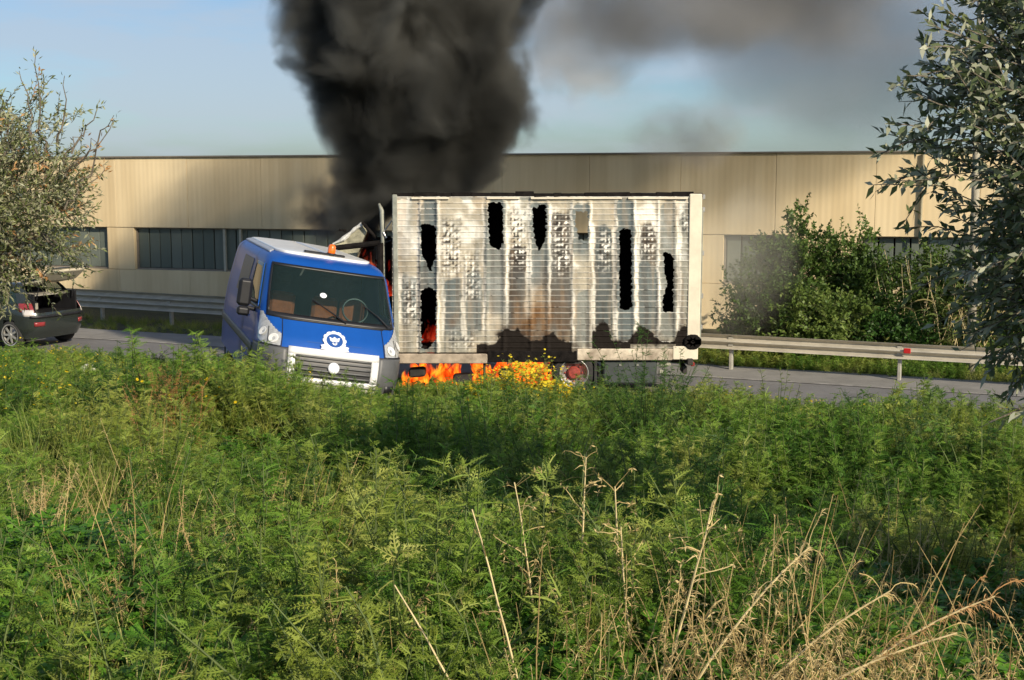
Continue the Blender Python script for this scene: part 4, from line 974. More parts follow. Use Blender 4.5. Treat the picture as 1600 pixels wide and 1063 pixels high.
def dry_plant(h, nst, lean, head=True, dirx=0.0):
    Lv = Leaves()
    for _ in range(nst):
        a = rng.uniform(0, 6.28); st = curve([rng.normal() * .06, rng.normal() * .06, -.03], [dirx + math.cos(a) * lean * rng.random(), math.sin(a) * lean * rng.random(), 1], h * rng.uniform(.6, 1.1), 8, .05, -.05)
        Lv.ribbon(st, np.linspace(.008, .002, 9)); Lv.ribbon(st, np.linspace(.008, .002, 9))
        if head: seed_head(Lv, st, .035, 60)
        for k in range(2):
            P = st[rng.integers(1, 4)]; b = rng.uniform(0, 6.28); Lv.ribbon(curve(P, [math.cos(b), math.sin(b), 1.0], rng.uniform(.12, .3), 4, .15, -.3), np.array([.8, 1, .8, .5, .1]) * .009)
    return Lv
protos = {}
def reg(key, o): protoc.objects.link(o); protos.setdefault(key, []).append(o)
for k in range(4): reg('fern', proto(*(lambda a: (a[0], M['fern'], a[1], M['stem']))(fern_plant(.62, 8, .10))))
for k in range(2): reg('fern_low', proto(*(lambda a: (a[0], M['fern'], a[1], M['stem']))(fern_plant(.32, 8, .14, lean=.7))))
for k in range(3):
    a = fern_plant(.62, 8, .10, flowers=.9); reg('yellow', proto(a[0], M['fern'], a[1], M['stem'], a[2], M['petal']))
for k in range(3): reg('grass', grass_tuft(.50, 46, .007, .7).obj('plant_source', M['grass'], None, False))
for k in range(2): reg('broad', proto(*(lambda a: (a[0], M['broad'], a[1], M['stem']))(broad_plant(.28, 16))))
for k in range(3): reg('dry', dry_plant(.62, 9, .55).obj('plant_source', M['dry'], None, False))
for k in range(2): reg('rust', dry_plant(.55, 16, .6, True).obj('plant_source', M['rust_leaf'], None, False))

def straw_stems():
    Lv = Leaves(); dr = rng.uniform(-1, 1)
    for _ in range(7):
        st = curve([rng.normal() * .12, rng.normal() * .12, -.03], [dr * .5 + rng.normal() * .22, rng.normal() * .2, 1], rng.uniform(.45, .85), 7, .035, -.02)
        Lv.ribbon(st, np.linspace(.0065, .002, 8)); Lv.ribbon(st, np.linspace(.0065, .002, 8))
        if rng.random() < .5: seed_head(Lv, st, .03, 26)
        if rng.random() < .5: Lv.ribbon(curve(st[rng.integers(1, 4)], rng.normal(size=3) + np.array([0, 0, 1]), rng.uniform(.15, .3), 4, .1, -.3), [.006, .008, .006, .004, .001])
    return Lv
for k in range(4): reg('straw', straw_stems().obj('plant_source', M['dry'], None, False))
def gn_scatter(name, key, P, label, smin, smax, cat='plants', tilt=.12, sz=None):
    """one object: points with rotation/scale attributes, geometry nodes place the plants"""
    P = np.asarray(P, float); n = len(P); srcs = protos[key]; me = bpy.data.meshes.new(name); me.vertices.add(n); me.vertices.foreach_set('co', P.astype(np.float32).ravel())
    rot = np.stack([rng.normal(0, tilt, n), rng.normal(0, tilt, n), rng.uniform(0, 6.28, n)], 1); a = me.attributes.new('rot', 'FLOAT_VECTOR', 'POINT'); a.data.foreach_set('vector', rot.astype(np.float32).ravel())
    s = rng.uniform(smin, smax, n) if sz is None else sz * rng.uniform(smin, smax, n); sc3 = np.stack([s * rng.uniform(.9, 1.15, n), s * rng.uniform(.9, 1.15, n), s], 1)
    a = me.attributes.new('scl', 'FLOAT_VECTOR', 'POINT'); a.data.foreach_set('vector', sc3.astype(np.float32).ravel())
    a = me.attributes.new('pick', 'INT', 'POINT'); a.data.foreach_set('value', rng.integers(0, len(srcs), n).astype(np.int32))
    o = bpy.data.objects.new(name, me); col.objects.link(o); tag(o, label, cat, kind='stuff')
    ck = bpy.data.collections.new('sources_' + key) if ('sources_' + key) not in bpy.data.collections else bpy.data.collections['sources_' + key]
    for q in srcs:
        if q.name not in ck.objects: ck.objects.link(q)
    g = bpy.data.node_groups.new('scatter_' + key, 'GeometryNodeTree'); g.interface.new_socket('Geometry', in_out='INPUT', socket_type='NodeSocketGeometry'); g.interface.new_socket('Geometry', in_out='OUTPUT', socket_type='NodeSocketGeometry')
    gi, go = g.nodes.new('NodeGroupInput'), g.nodes.new('NodeGroupOutput'); mp_ = g.nodes.new('GeometryNodeMeshToPoints'); ip = g.nodes.new('GeometryNodeInstanceOnPoints')
    ci = g.nodes.new('GeometryNodeCollectionInfo'); ci.inputs['Collection'].default_value = ck; ci.inputs['Separate Children'].default_value = True; ci.inputs['Reset Children'].default_value = True
    def attr(nm, ty): q = g.nodes.new('GeometryNodeInputNamedAttribute'); q.data_type = ty; q.inputs['Name'].default_value = nm; return q.outputs['Attribute']
    g.links.new(gi.outputs[0], mp_.inputs['Mesh']); g.links.new(mp_.outputs[0], ip.inputs['Points']); g.links.new(ci.outputs[0], ip.inputs['Instance']); ip.inputs['Pick Instance'].default_value = True
    g.links.new(attr('pick', 'INT'), ip.inputs['Instance Index']); g.links.new(attr('rot', 'FLOAT_VECTOR'), ip.inputs['Rotation']); g.links.new(attr('scl', 'FLOAT_VECTOR'), ip.inputs['Scale'])
    g.links.new(ip.outputs[0], go.inputs[0]); md = o.modifiers.new('scatter', 'NODES'); md.node_group = g
    return o

def field_points(n, ymin, ymax, seed, margin=1.2):
    r_ = np.random.default_rng(seed); y = np.sqrt(r_.uniform(ymin**2, ymax**2, n)); half = .42 * y + margin; x = r_.uniform(-1, 1, n) * half
    return x, y
def sn(x, y, f, ph): return .5 + .25 * (np.sin(x * f + ph + 1.3 * np.sin(y * f * .8 + ph)) + np.sin(y * f * 1.3 + 2 * ph + np.sin(x * f * .7)))
vl = van.location
def clear(x, y, s_lo=.15):
    s = bank_s(x, y); ok = s > s_lo
    ok &= ~((x > -3.2) & (x < 3.7) & (y > 21.3) & (y < 24.3))                        # truck footprint
    # van footprint
    Mi = VROT.to_matrix().inverted(); dx, dy = x - vl.x, y - vl.y; c, s_ = math.cos(R(17)), math.sin(R(17)); lx, ly = dx * c + dy * s_, -dx * s_ + dy * c
    ok &= ~((np.abs(lx) < 1.05) & (ly > -.1) & (ly < 5.1)); return ok
yf = lambda x, y: np.clip((6.5 - bank_s(x, y)) / 3, 0, 1)
def put(name, key, n, ymin, ymax, seed, prob, label, smin, smax, szf=None, margin=1.2, **kw):
    x, y = field_points(n, ymin, ymax, seed, margin); r_ = np.random.default_rng(seed + 99).random(n); k = clear(x, y) & (r_ < prob(x, y)); x, y = x[k], y[k]
    sz = None if szf is None else szf(x, y)
    return gn_scatter(name, key, np.stack([x, y, gz(x, y)], 1), label, smin, smax, sz=sz, **kw)
pxx = lambda x, y: 800 + F * x / y
def hsz(x, y):
    """plants get lower towards the road so the vehicles stay in view"""
    s = bank_s(x, y); h = np.interp(s, [0, 1.5, 4, 9, 20], [.26, .40, .72, 1.0, .95]); px = pxx(x, y)
    cl = fbm(x + 40, y + 40, 1.1, 301); h = h * np.interp(cl, [.25, .42, .58, .78], [.35, .65, 1.15, 1.5])
    return h * np.where((px > 440) & (px < 640) & (y > 13), .62, 1.0) * np.where((px > 640) & (px < 1060) & (y > 14), .72, 1)
lf = lambda x, y: 1 / (1 + np.exp((pxx(x, y) - 420) / 90))            # left side weight
put('weeds', 'fern', 5200, 2.4, 22.5, 11, lambda x, y: np.clip(1.1 - .75 * lf(x, y) + .4 * (sn(x, y, .9, 1) - .5), .1, 1) * np.where(fbm(x + 40, y + 40, 1.1, 301) < .40, .3, 1), 'feathery green weeds filling the bank in front of the road', .75, 1.25, hsz)
put('weeds', 'fern_low', 3600, 2.4, 27, 12, lambda x, y: .9 + 0 * x, 'low feathery weeds carpeting the ground between the taller plants', .8, 1.2)
put('grass', 'grass', 6800, 2.4, 27, 13, lambda x, y: np.clip(.16 + .8 * lf(x, y) + 1.0 * yf(x, y) + .2 * (sn(x, y, 1.2, 3) - .5), 0, 1), 'yellowish green grass on the left of the bank and along the road edge', .6, 1.15, lambda x, y: np.clip(hsz(x, y), .45, 1))
put('flowering_weeds', 'yellow', 2400, 7, 27, 14, lambda x, y: np.clip((bank_s(x, y) < 5.5) * (.75 + .9 * sn(x, y, .8, 5)) + (pxx(x, y) < 480) * (y > 12) * .7, 0, 1), 'yellow flowering weeds along the top edge of the bank', .6, 1.0, lambda x, y: np.clip(hsz(x, y) * 1.05, .5, 1))
put('clover', 'broad', 2600, 2.3, 6.5, 15, lambda x, y: np.clip(.35 + 1.0 * np.exp(-((x - .25) / .7) ** 2) + .3 * (sn(x, y, 2, 8) - .5), 0, 1), 'round-leaved bright green clover at the bottom of the view', .8, 1.3)
put('dry_grass', 'dry', 1500, 2.4, 7, 16, lambda x, y: np.clip(.02 + .9 * np.exp(-((x - 1.0) / .5) ** 2) * (y < 3.9) + .06 * (x < -.2) * (x > -.8) * (y < 5), 0, 1), 'pale dry grass with nodding seed heads at the lower right', .7, 1.15, cat='grass')
put('dry_grass', 'rust', 1700, 10, 20, 17, lambda x, y: np.exp(-((pxx(x, y) - 250) / 40) ** 2) * (y > 11) * (y < 15) * .9, 'rust brown dry weed patch left of the van', 1.0, 1.5, cat='weeds')
reg('thicket', proto(*(lambda a: (a[0], M['dark_leaf'], a[1], M['stem']))(fern_plant(.75, 22, .16, lean=.45))))
reg('thicket', proto(*(lambda a: (a[0], M['fern'], a[1], M['stem']))(fern_plant(.7, 24, .16, lean=.5))))
put('weeds', 'thicket', 420, 4.5, 18, 31, lambda x, y: np.clip(.9 * (fbm(x + 70, y + 20, 1.6, 501) > .54) * (1 - .7 * lf(x, y)), 0, 1), 'taller bushier dark green weed clumps scattered through the middle of the bank', .7, 1.15, lambda x, y: np.clip(hsz(x, y), .4, 1.15))
put('straw_stems', 'straw', 1600, 2.5, 8.5, 19, lambda x, y: np.clip(.55 * np.exp(-((x - .7) / .75) ** 2) * (y < 4.8) + .015 * (x < .3) + .03, 0, 1), 'thin pale straw stems criss-crossing the weeds near the bottom of the view', .7, 1.1, cat='grass')
put('weeds', 'broad', 900, 3.5, 14, 24, lambda x, y: np.clip(.8 * (fbm(x + 9, y + 9, 1.3, 401) > .55), 0, 1), 'patches of broad light green leaves among the feathery weeds', .8, 1.2)
# strip beyond the road
def road_pts(n, n0, n1, u0, u1, seed):
    r_ = np.random.default_rng(seed); u, v = r_.uniform(u0, u1, n), r_.uniform(n0, n1, n)
    return np.stack([.922 * u + .387 * v, 22.6 - .387 * u + .922 * v, np.zeros(n)], 1)
gn_scatter('grass', 'grass', road_pts(1300, 4.0, 6.2, -19, 16, 21), 'short rough grass along the far side of the road under the guard rails', .3, .6)
gn_scatter('weeds', 'fern_low', road_pts(1100, 4.05, 7.0, -3, 16, 22), 'low green weeds between the road and the bushes behind the guard rail', .7, 1.3)
gn_scatter('weeds', 'fern', road_pts(500, 5.2, 9.0, 2.5, 17, 23), 'taller weeds in front of the warehouse wall behind the right guard rail', .7, 1.3)

# ------------------------------------------------------------------ single plants that stand out of the bank
def single(px, py_base, D, build, name, label, cat='plant', group=None, scale=1.0, rz=0.0):
    c = Wp(px, py_base, D); t = empty(name, (c.x, D, float(gz(c.x, D))), (0, 0, rz)); t.scale = (scale,) * 3; tag(t, label, cat, group); build(t); return t
def stalk_builder(h, lean, branches, mat='dry', topd=.05, head=0):
    def f(t):
        st = curve([0, 0, -.02], [lean, 0, 1], h, 9, .025); MB().tube([tuple(p) for p in st], list(np.linspace(.0065, .0025, 10)), 5).obj('stem', M['straw'], t)
        Lv = Leaves()
        for k in range(branches):
            q = rng.uniform(.4, 1.0); P = np.array([np.interp(q * 9, np.arange(10), st[:, j]) for j in range(3)]); b = rng.uniform(0, 6.28)
            cc = curve(P, [math.cos(b), math.sin(b), rng.uniform(.4, 1.5)], rng.uniform(.05, .16), 4, .2, -.1); Lv.ribbon(cc, [.004, .004, .003, .003, .002])
            n = 4; d = unit(rng.normal(size=(n, 3)) + np.array([[0, 0, .2]])); Lv.add(np.repeat(cc[-1:], n, 0), d, rand_side(d), .022, .006)
        if head: seed_head(Lv, st, .06, head)
        Lv.obj('seed_head', M[mat], t)['kind'] = 'stuff'
    return f
SG = 'dry stalks standing in the weeds at the bottom of the view'
for (px, D, topy, lean, br_, hd, lab) in (
    (845, 4.6, 740, -.03, 16, 0, 'thin brown dry stalk, leftmost of the upright stalks at bottom centre'),
    (902, 4.8, 708, .03, 22, 12, 'tallest dry stalk, with hanging pale husks, at bottom centre'),
    (970, 4.6, 752, -.02, 18, 0, 'branched dry stalk just right of the tallest one'),
    (992, 4.3, 815, .06, 12, 0, 'short dry stalk leaning right beside the branched one'),
    (1075, 4.0, 770, .22, 20, 25, 'long straw stalk leaning right, feathery towards its tip'),
    (770, 3.7, 800, -.30, 4, 0, 'long bare straw stalk leaning far to the left at bottom centre'),
    (700, 3.6, 905, -.45, 2, 0, 'short bare straw stem bent left near the lower edge')):
    ztop = Wp(px, topy, D).z; z0 = float(gz(Wp(px, topy, D).x, D)); h = max(.2, (ztop - z0)) * math.hypot(1, lean); x0 = px - lean * (ztop - z0) * F / D * .6
    single(x0 if abs(lean) > .1 else px, topy, D, stalk_builder(h, lean, br_, head=hd), 'dry_stalk', lab, 'dry stalk', SG)
def nod_builder(h, lean, mat='dry'):
    def f(t):
        st = curve([0, 0, -.02], [lean, 0, 1], h, 10, .02, -.03 - .05 * abs(lean)); MB().tube([tuple(p) for p in st], list(np.linspace(.006, .0022, 11)), 5).obj('stem', M['straw'], t)
        Lv = Leaves(); seed_head(Lv, st, .045, 150)
        for k in range(14):
            q = rng.uniform(.5, 1); P = np.array([np.interp(q * 10, np.arange(11), st[:, j]) for j in range(3)]); c3 = curve(P, [lean * .6 + rng.normal() * .3, rng.normal() * .4, .5], rng.uniform(.08, .18), 5, .12, -.28)
            Lv.ribbon(c3, [.003] * 6); seed_head(Lv, c3, .03, 16)
        for k in range(3): P = st[rng.integers(1, 5)]; Lv.ribbon(curve(P, [rng.normal(), rng.normal(), 1.2], .25, 4, .15, -.25), [.008, .009, .008, .005, .001])
        Lv.obj('seed_head', M[mat], t)['kind'] = 'stuff'
    return f
for (px, topy, D, lean, lab) in ((1150, 858, 3.7, .55, 'straw grass plume with drooping seeds, upper left of the dry clump'), (1230, 885, 3.6, .65, 'straw grass plume beside the upper left one in the dry clump'),
        (1290, 905, 3.5, .8, 'broad straw plume arching right through the middle of the dry clump'), (1340, 945, 3.4, .9, 'lowest straw plume arching right in the dry clump'), (1380, 880, 3.7, .7, 'reddish straw plume at the right end of the dry clump')):
    P_ = Wp(px, topy, D); z0 = float(gz(P_.x, D)); hh = max(.25, P_.z - z0); x0 = px - lean * hh * F / D * .75
    single(x0, topy, D, nod_builder(hh * math.hypot(1, lean) * 1.12, lean, 'rust_leaf' if 'reddish' in lab else 'dry'), 'dry_grass_plume', lab, 'dry grass', 'nodding dry grass plumes at lower right')
def from_fern(h, nst, flowers=0, lean=.35, leafmat='fern', spread=.1):
    nst = int(nst * 2.6) if nst > 12 else nst
    def f(t):
        a = fern_plant(h, nst, spread, flowers, lean); a[0].obj('foliage', M[leafmat], t); a[1].obj('stem', M['stem'], t)
        if flowers and a[2].V: a[2].obj('blossom', M['petal'], t)
    return f
YG = 'yellow flowering bushes before the flames'
for (px, D, h, lab) in ((770, 17.0, .75, 'yellow flowering bush left of the tallest, before the flames'), (820, 16.6, .95, 'tallest yellow flowering bush, before the flames left of the truck wheel'), (868, 17.2, .62, 'low yellow flowering bush right beside the truck wheel')):
    def yb(t, h=h):
        for q in range(2): pass
        a = fern_plant(h, 55, .30, 1.0, .35); Pv = a[2]
        for _ in range(330):
            an = rng.uniform(0, 6.28); rr_ = .38 * math.sqrt(rng.random()); flower(Pv, np.array([rr_ * math.cos(an), rr_ * math.sin(an), h * rng.uniform(.45, 1.02) * (1 - .5 * rr_)]), .032)
        a[0].obj('foliage', M['grass'], t); a[1].obj('stem', M['stem'], t); Pv.obj('blossom', M['petal'], t)
    single(px, 600, D, yb, 'flowering_bush', lab, 'bush', YG)
single(1218, 620, 13.5, from_fern(1.25, 7, 0, .18, 'fern', .05), 'tall_weed', 'tall slender weed standing up against the road right of the truck', 'plant')
single(1400, 640, 10.5, from_fern(1.15, 10, 0, .25, 'dark_leaf', .08), 'tall_weed', 'dark feathery weed against the road below the right guard rail', 'plant')
single(1010, 640, 12.0, from_fern(1.3, 18, 0, .4, 'dark_leaf', .2), 'dark_bush', 'dark feathery bush rising in front of the truck storage box', 'bush')
single(400, 600, 12.8, from_fern(.85, 20, 0, .35, 'fern', .22), 'green_bush', 'green feathery bush before the left front corner of the van', 'bush', 'green bushes beside the van')
single(292, 560, 15.4, from_fern(1.05, 22, 0, .38, 'fern', .28), 'green_bush', 'rounded green bush left of the van at the road edge', 'bush', 'green bushes beside the van')
single(345, 580, 14.6, from_fern(.80, 18, 0, .38, 'fern', .22), 'green_bush', 'middle green bush hiding the rear side of the van', 'bush', 'green bushes beside the van')
# pale rag
rg = MB(); c = Wp(131, 577, 21.0); rr2 = [(.16, 0), (.17, .04), (.12, .10), (.05, .13), (0, .14)]
rg.lathe(rr2, (0, 0, 0), (0, 0, 1), 12); rg.v = [(x * (1 + .3 * math.sin(7 * z + 5 * x)), y, z * (1 + .4 * math.sin(9 * x))) for x, y, z in rg.v]
o = rg.obj('plastic_bag', M['rag'], None, True); o.location = (c.x, c.y, c.z - .06); tag(o, 'crumpled pale plastic bag lying in the grass below the hatchback', 'bag')

# ------------------------------------------------------------------ trees and bushes
def woody(name, label, base, fork, centre, radii, nlimb, ntwig, nleaf, L, w, mat, cat='tree', group=None, trunk_r=.09, twigL=.28, bias=(0, 0, .4), shell=.55, keep=None, bark='bark', dead=0.0, extra_mat=None, droop=.1, subs=3, shade_boughs=()):
    t = empty(name, base); tag(t, label, cat, group); B = Vector(base); cen = np.array(centre) - np.array(base); rad = np.array(radii); fk = np.array(fork) - np.array(base)
    tk = curve([0, 0, -.1], unit(fk[None])[0], float(np.linalg.norm(fk)) + .1, 6, .05); tk = tk + np.linspace(0, 1, 7)[:, None] * (fk - tk[-1])
    MB().tube([tuple(p) for p in tk], list(np.linspace(trunk_r, trunk_r * .75, 7)), 9).obj('trunk', M[bark], t, True)
    ends = []
    tw = MB()
    for i in range(nlimb):
        d = unit(rng.normal(size=(1, 3)))[0]; tip = cen + d * rad * rng.uniform(.6, .95); n = 7; q = np.linspace(0, 1, n)[:, None]
        p = tk[-1 - (i % 2)] * (1 - q) + tip * q + np.array([0, 0, 1.0]) * np.sin(q * math.pi) * .12 * np.linalg.norm(tip - tk[-1]) + rng.normal(size=(n, 3)) * .03 * rad.mean() * np.sin(q * math.pi)
        MB().tube([tuple(x) for x in p], list(np.linspace(trunk_r * .5, trunk_r * .1, n)), 6).obj('branch', M[bark], t, True); ends.append(p)
        for k in range(subs):
            s0 = p[rng.integers(2, n)]; d2 = unit((s0 - cen + rng.normal(size=3) * rad * .6)[None])[0]; c2 = curve(s0, d2, rad.mean() * rng.uniform(.3, .6), 5, .07, .03); tw.tube([tuple(x) for x in c2], list(np.linspace(trunk_r * .14, trunk_r * .04, 6)), 4, cap=False); ends.append(c2)
    Lv, Lx = Leaves(), Leaves()
    for (bc_, br_, bn_) in shade_boughs:      # unseen out-of-frame boughs, added to cast shade on the bank
        bc2 = np.array(bc_) - np.array(base); br2 = np.array(br_)
        p = tk[-1] + (bc2 - tk[-1]) * np.linspace(0, 1, 6)[:, None] + rng.normal(size=(6, 3)) * .04; MB().tube([tuple(x) for x in p], list(np.linspace(trunk_r * .6, trunk_r * .15, 6)), 6).obj('branch', M[bark], t, True)
        for i in range(bn_):
            s0 = bc2 + unit(rng.normal(size=(1, 3)))[0] * br2 * rng.random() ** .5; d = unit((s0 - bc2) + rng.normal(size=3) * .5); D = unit(d[None] * .8 + rng.normal(size=(nleaf, 3)) * .6)
            P = s0 + d * np.linspace(0, 1, nleaf)[:, None] * twigL; Lv.add(P, D, rand_side(D, .3), L * 1.2, w * 1.3, rng.random(nleaf), droop)
    allp = np.concatenate(ends)
    nclump = max(6, ntwig // 14); cc = unit(rng.normal(size=(nclump, 3))) * (rng.uniform(shell, 1, (nclump, 1)) ** .7) * rad + cen; csz = rng.uniform(.6, 1.35, nclump)
    for i in range(ntwig):
        j = rng.integers(nclump)
        if rng.random() < .8: s0 = cc[j] + rng.normal(size=3) * .14 * rad * csz[j]
        else: s0 = allp[rng.integers(len(allp))] + rng.normal(size=3) * .04 * rad
        if keep is not None and not keep(s0 + np.array(base)): continue
        d = unit((s0 - cen) / rad + rng.normal(size=3) * .5 + np.array(bias)); Ltw = twigL * rng.uniform(.6, 1.3); c2 = curve(s0, d, Ltw, 5, .12, -.02)
        tw.tube([tuple(x) for x in c2], [.0028] * 5 + [.0012], 3, cap=False)
        q = np.linspace(.1, 1, nleaf) + rng.uniform(-.03, .03, nleaf); P = np.stack([np.interp(q * 5, np.arange(6), c2[:, k]) for k in range(3)], 1); T = unit(c2[-1] - c2[0])[None]
        D = unit(T * .8 + rng.normal(size=(nleaf, 3)) * .65); tgt = Lx if (extra_mat and rng.random() < dead) else Lv
        base_r = rng.uniform(0, 1); tgt.add(P, D, rand_side(D, .3), L * rng.uniform(.65, 1.15, nleaf), w * rng.uniform(.8, 1.2, nleaf), np.clip(base_r * .5 + rng.random(nleaf) * .5, 0, 1), droop)
    tw.obj('twig', M[bark], t)['kind'] = 'stuff'
    co = Lv.obj('crown', M[mat], t); co['kind'] = 'stuff'
    if extra_mat and Lx.V: lo = Lx.obj('dead_leaves', M[extra_mat], t); lo['kind'] = 'stuff'
    return t
# olive leaf: dark upper face, silvery underside
def olive_mat(name, top, under):
    m, t, o = mat_new(name); b = N(t, 'ShaderNodeBsdfPrincipled'); g = N(t, 'ShaderNodeNewGeometry'); at = N(t, 'ShaderNodeAttribute'); at.attribute_name = 'rnd'
    r1, r2 = ramp(t, top), ramp(t, under); t.links.new(at.outputs['Fac'], r1.inputs[0]); t.links.new(at.outputs['Fac'], r2.inputs[0])
    mm = N(t, 'ShaderNodeMix', data_type='RGBA'); t.links.new(g.outputs['Backfacing'], mm.inputs['Factor']); t.links.new(r1.outputs[0], mm.inputs['A']); t.links.new(r2.outputs[0], mm.inputs['B'])
    t.links.new(mm.outputs['Result'], b.inputs['Base Color']); b.inputs['Roughness'].default_value = .42; b.inputs['Specular IOR Level'].default_value = .5
    tr = N(t, 'ShaderNodeBsdfTranslucent'); t.links.new(r1.outputs[0], tr.inputs[0]); ms = N(t, 'ShaderNodeMixShader'); ms.inputs[0].default_value = .28
    t.links.new(b.outputs[0], ms.inputs[1]); t.links.new(tr.outputs[0], ms.inputs[2]); t.links.new(ms.outputs[0], o.inputs[0]); return m
M['olive'] = olive_mat('olive_leaf', [(0, (.075, .105, .045)), (.6, (.14, .18, .075)), (1, (.24, .27, .13))], [(0, (.30, .33, .23)), (1, (.50, .51, .38))])
M['olive_pale'] = olive_mat('olive_leaf_pale', [(0, (.085, .115, .035)), (.6, (.17, .20, .065)), (1, (.29, .30, .12))], [(0, (.26, .28, .16)), (1, (.44, .43, .27))])
M['bush_leaf'] = leaf_mat('bush_leaf', [(0, (.035, .075, .014)), (.5, (.085, .15, .028)), (1, (.22, .28, .065))], .3, .5)
M['reed'] = leaf_mat('reed_leaf', [(0, (.05, .09, .02)), (.5, (.13, .17, .04)), (.8, (.30, .24, .10)), (1, (.36, .24, .13))], .3, .6)

rt0 = Wp(1790, 800, 5.2)
woody('olive_tree', 'dark olive tree leaning in from the right edge, close to the camera', (3.3, 5.5, float(gz(3.3, 5.5))), (3.2, 5.4, 2.9), (2.66, 5.0, 3.95), (.86, .6, 1.08), 14, 3300, 17, .060, .020, 'olive', group='olive trees at both edges of the view', trunk_r=.10, twigL=.26, shell=.25, bias=(-.25, -.1, .35), keep=lambda p: p[2] > 3.0 and 800 + F * p[0] / p[1] > (1462 + 26 * math.sin(p[2] * 9) if p[2] > 3.5 else 1512), shade_boughs=[((4.15, 3.8, 3.2), (1.0, .8, .55), 1200)])
woody('olive_tree', 'pale sparse olive tree at the left edge, with orange dead leaves, before the hatchback', (-5.9, 12.2, float(gz(-5.9, 12.2))), (-5.75, 12.1, 2.5), (-5.3, 12.0, 3.68), (1.2, 1.1, .84), 10, 2600, 15, .066, .019, 'olive_pale', group='olive trees at both edges of the view', trunk_r=.09, twigL=.28, shell=.2, keep=lambda p: 800 + F * p[0] / p[1] < 128, dead=.06, extra_mat='rust_leaf', bias=(.2, 0, .6))
# sparse upper shoots of the left olive
def shoots(t):
    Lv, Lx, tw = Leaves(), Leaves(), MB(); B = np.array(t.location)
    for (px, py, px2, py2, nl) in ((70, 250, 56, 82, 26), (60, 240, 30, 110, 12), (95, 250, 130, 205, 20), (110, 240, 160, 165, 14), (90, 230, 100, 120, 8), (20, 250, 5, 160, 20), (120, 300, 175, 190, 14), (100, 280, 150, 215, 14), (95, 330, 165, 260, 16), (120, 260, 178, 180, 8)):
        a, b = np.array(Wp(px, py, 12)) - B, np.array(Wp(px2, py2, 12)) - B; n = 8; q = np.linspace(0, 1, n)[:, None]; p = a * (1 - q) + b * q + rng.normal(size=(n, 3)) * .025
        tw.tube([tuple(x) for x in p], list(np.linspace(.012, .003, n)), 5, cap=False)
        qq = 1 - rng.random(nl) ** 1.8 * .8; P = np.stack([np.interp(qq * (n - 1), np.arange(n), p[:, k]) for k in range(3)], 1) + rng.normal(size=(nl, 3)) * .02; D = unit(unit((b - a)[None]) * .6 + rng.normal(size=(nl, 3)) * .7)
        (Lx if rng.random() < .3 else Lv).add(P, D, rand_side(D), .06, .017)
    tw.obj('branch', M['bark'], t); Lv.obj('foliage', M['olive_pale'], t)['kind'] = 'stuff'
    if Lx.V: Lx.obj('dead_leaves', M['rust_leaf'], t)['kind'] = 'stuff'
shoots([o_ for o_ in col.objects if o_.name == 'olive_tree.001'][0])

BG = 'bushes behind the right guard rail'
def bush(px, pytop, pxw, D, lab, mat='bush_leaf', n=420, L=.10, w=.05, zlo=.1, **kw):
    n = int(n * 2.4)
    c = Wp(px, pytop, D); top = c.z; hw = pxw * D / F; cz = (top + zlo) / 2
    woody('bush', lab, (c.x, D, 0), (c.x, D, .35), (c.x, D, cz), (hw, hw * .8, (top - zlo) / 2), 7, n, 14, L, w, mat, 'bush', BG, trunk_r=.05, twigL=.32, shell=.1, bias=(0, 0, .7), subs=2, **kw)
bush(1250, 325, 62, 27.0, 'tallest pointed bush behind the right guard rail', n=420)
bush(1195, 415, 75, 26.2, 'rounded dark bush next to the truck, left of the tallest bush', n=380)
bush(1325, 352, 42, 27.2, 'narrow bush just right of the tallest one', n=260)
bush(1372, 415, 60, 26.4, 'low rounded bush between the narrow bush and the reeds', n=330)
bush(1285, 450, 70, 25.6, 'low front bush right behind the middle of the right guard rail', n=300)
bush(1405, 500, 60, 25.4, 'dark low bush under the reeds behind the rail reflector', 'dark_leaf', n=260)
bush(1480, 385, 60, 26.2, 'tall bush left of the pale pole', n=380)
bush(1575, 390, 70, 25.5, 'large bush right of the pale pole', n=420)
def reeds(px, D, h, lab, nst=26):
    c = Wp(px, 560, D); t = empty('reed_clump', (c.x, D, 0)); tag(t, lab, 'reeds', 'reed clumps behind the right guard rail'); Lv, St = Leaves(), MB()
    for _ in range(nst):
        a = rng.uniform(0, 6.28); st = curve([rng.normal() * .35, rng.normal() * .25, 0], [math.cos(a) * .3, math.sin(a) * .3, 1], h * rng.uniform(.6, 1.05), 7, .06); St.tube([tuple(p) for p in st], list(np.linspace(.012, .004, 8)), 5, cap=False)
        for k in range(12):
            P = st[rng.integers(2, 8)]; b = rng.uniform(0, 6.28); Lv.ribbon(curve(P, [math.cos(b), math.sin(b), .9], rng.uniform(.3, .6), 5, .1, -.35), np.array([.6, 1, .9, .7, .4, .05]) * .035)
    Lv.obj('leaves', M['reed'], t); St.obj('stem', M['straw'], t)
reeds(1432, 25.9, 2.35, 'drooping green and brown reed clump before the cream wall patch')
reeds(1500, 25.0, 1.9, 'brownish reed clump at the foot of the pale pole')
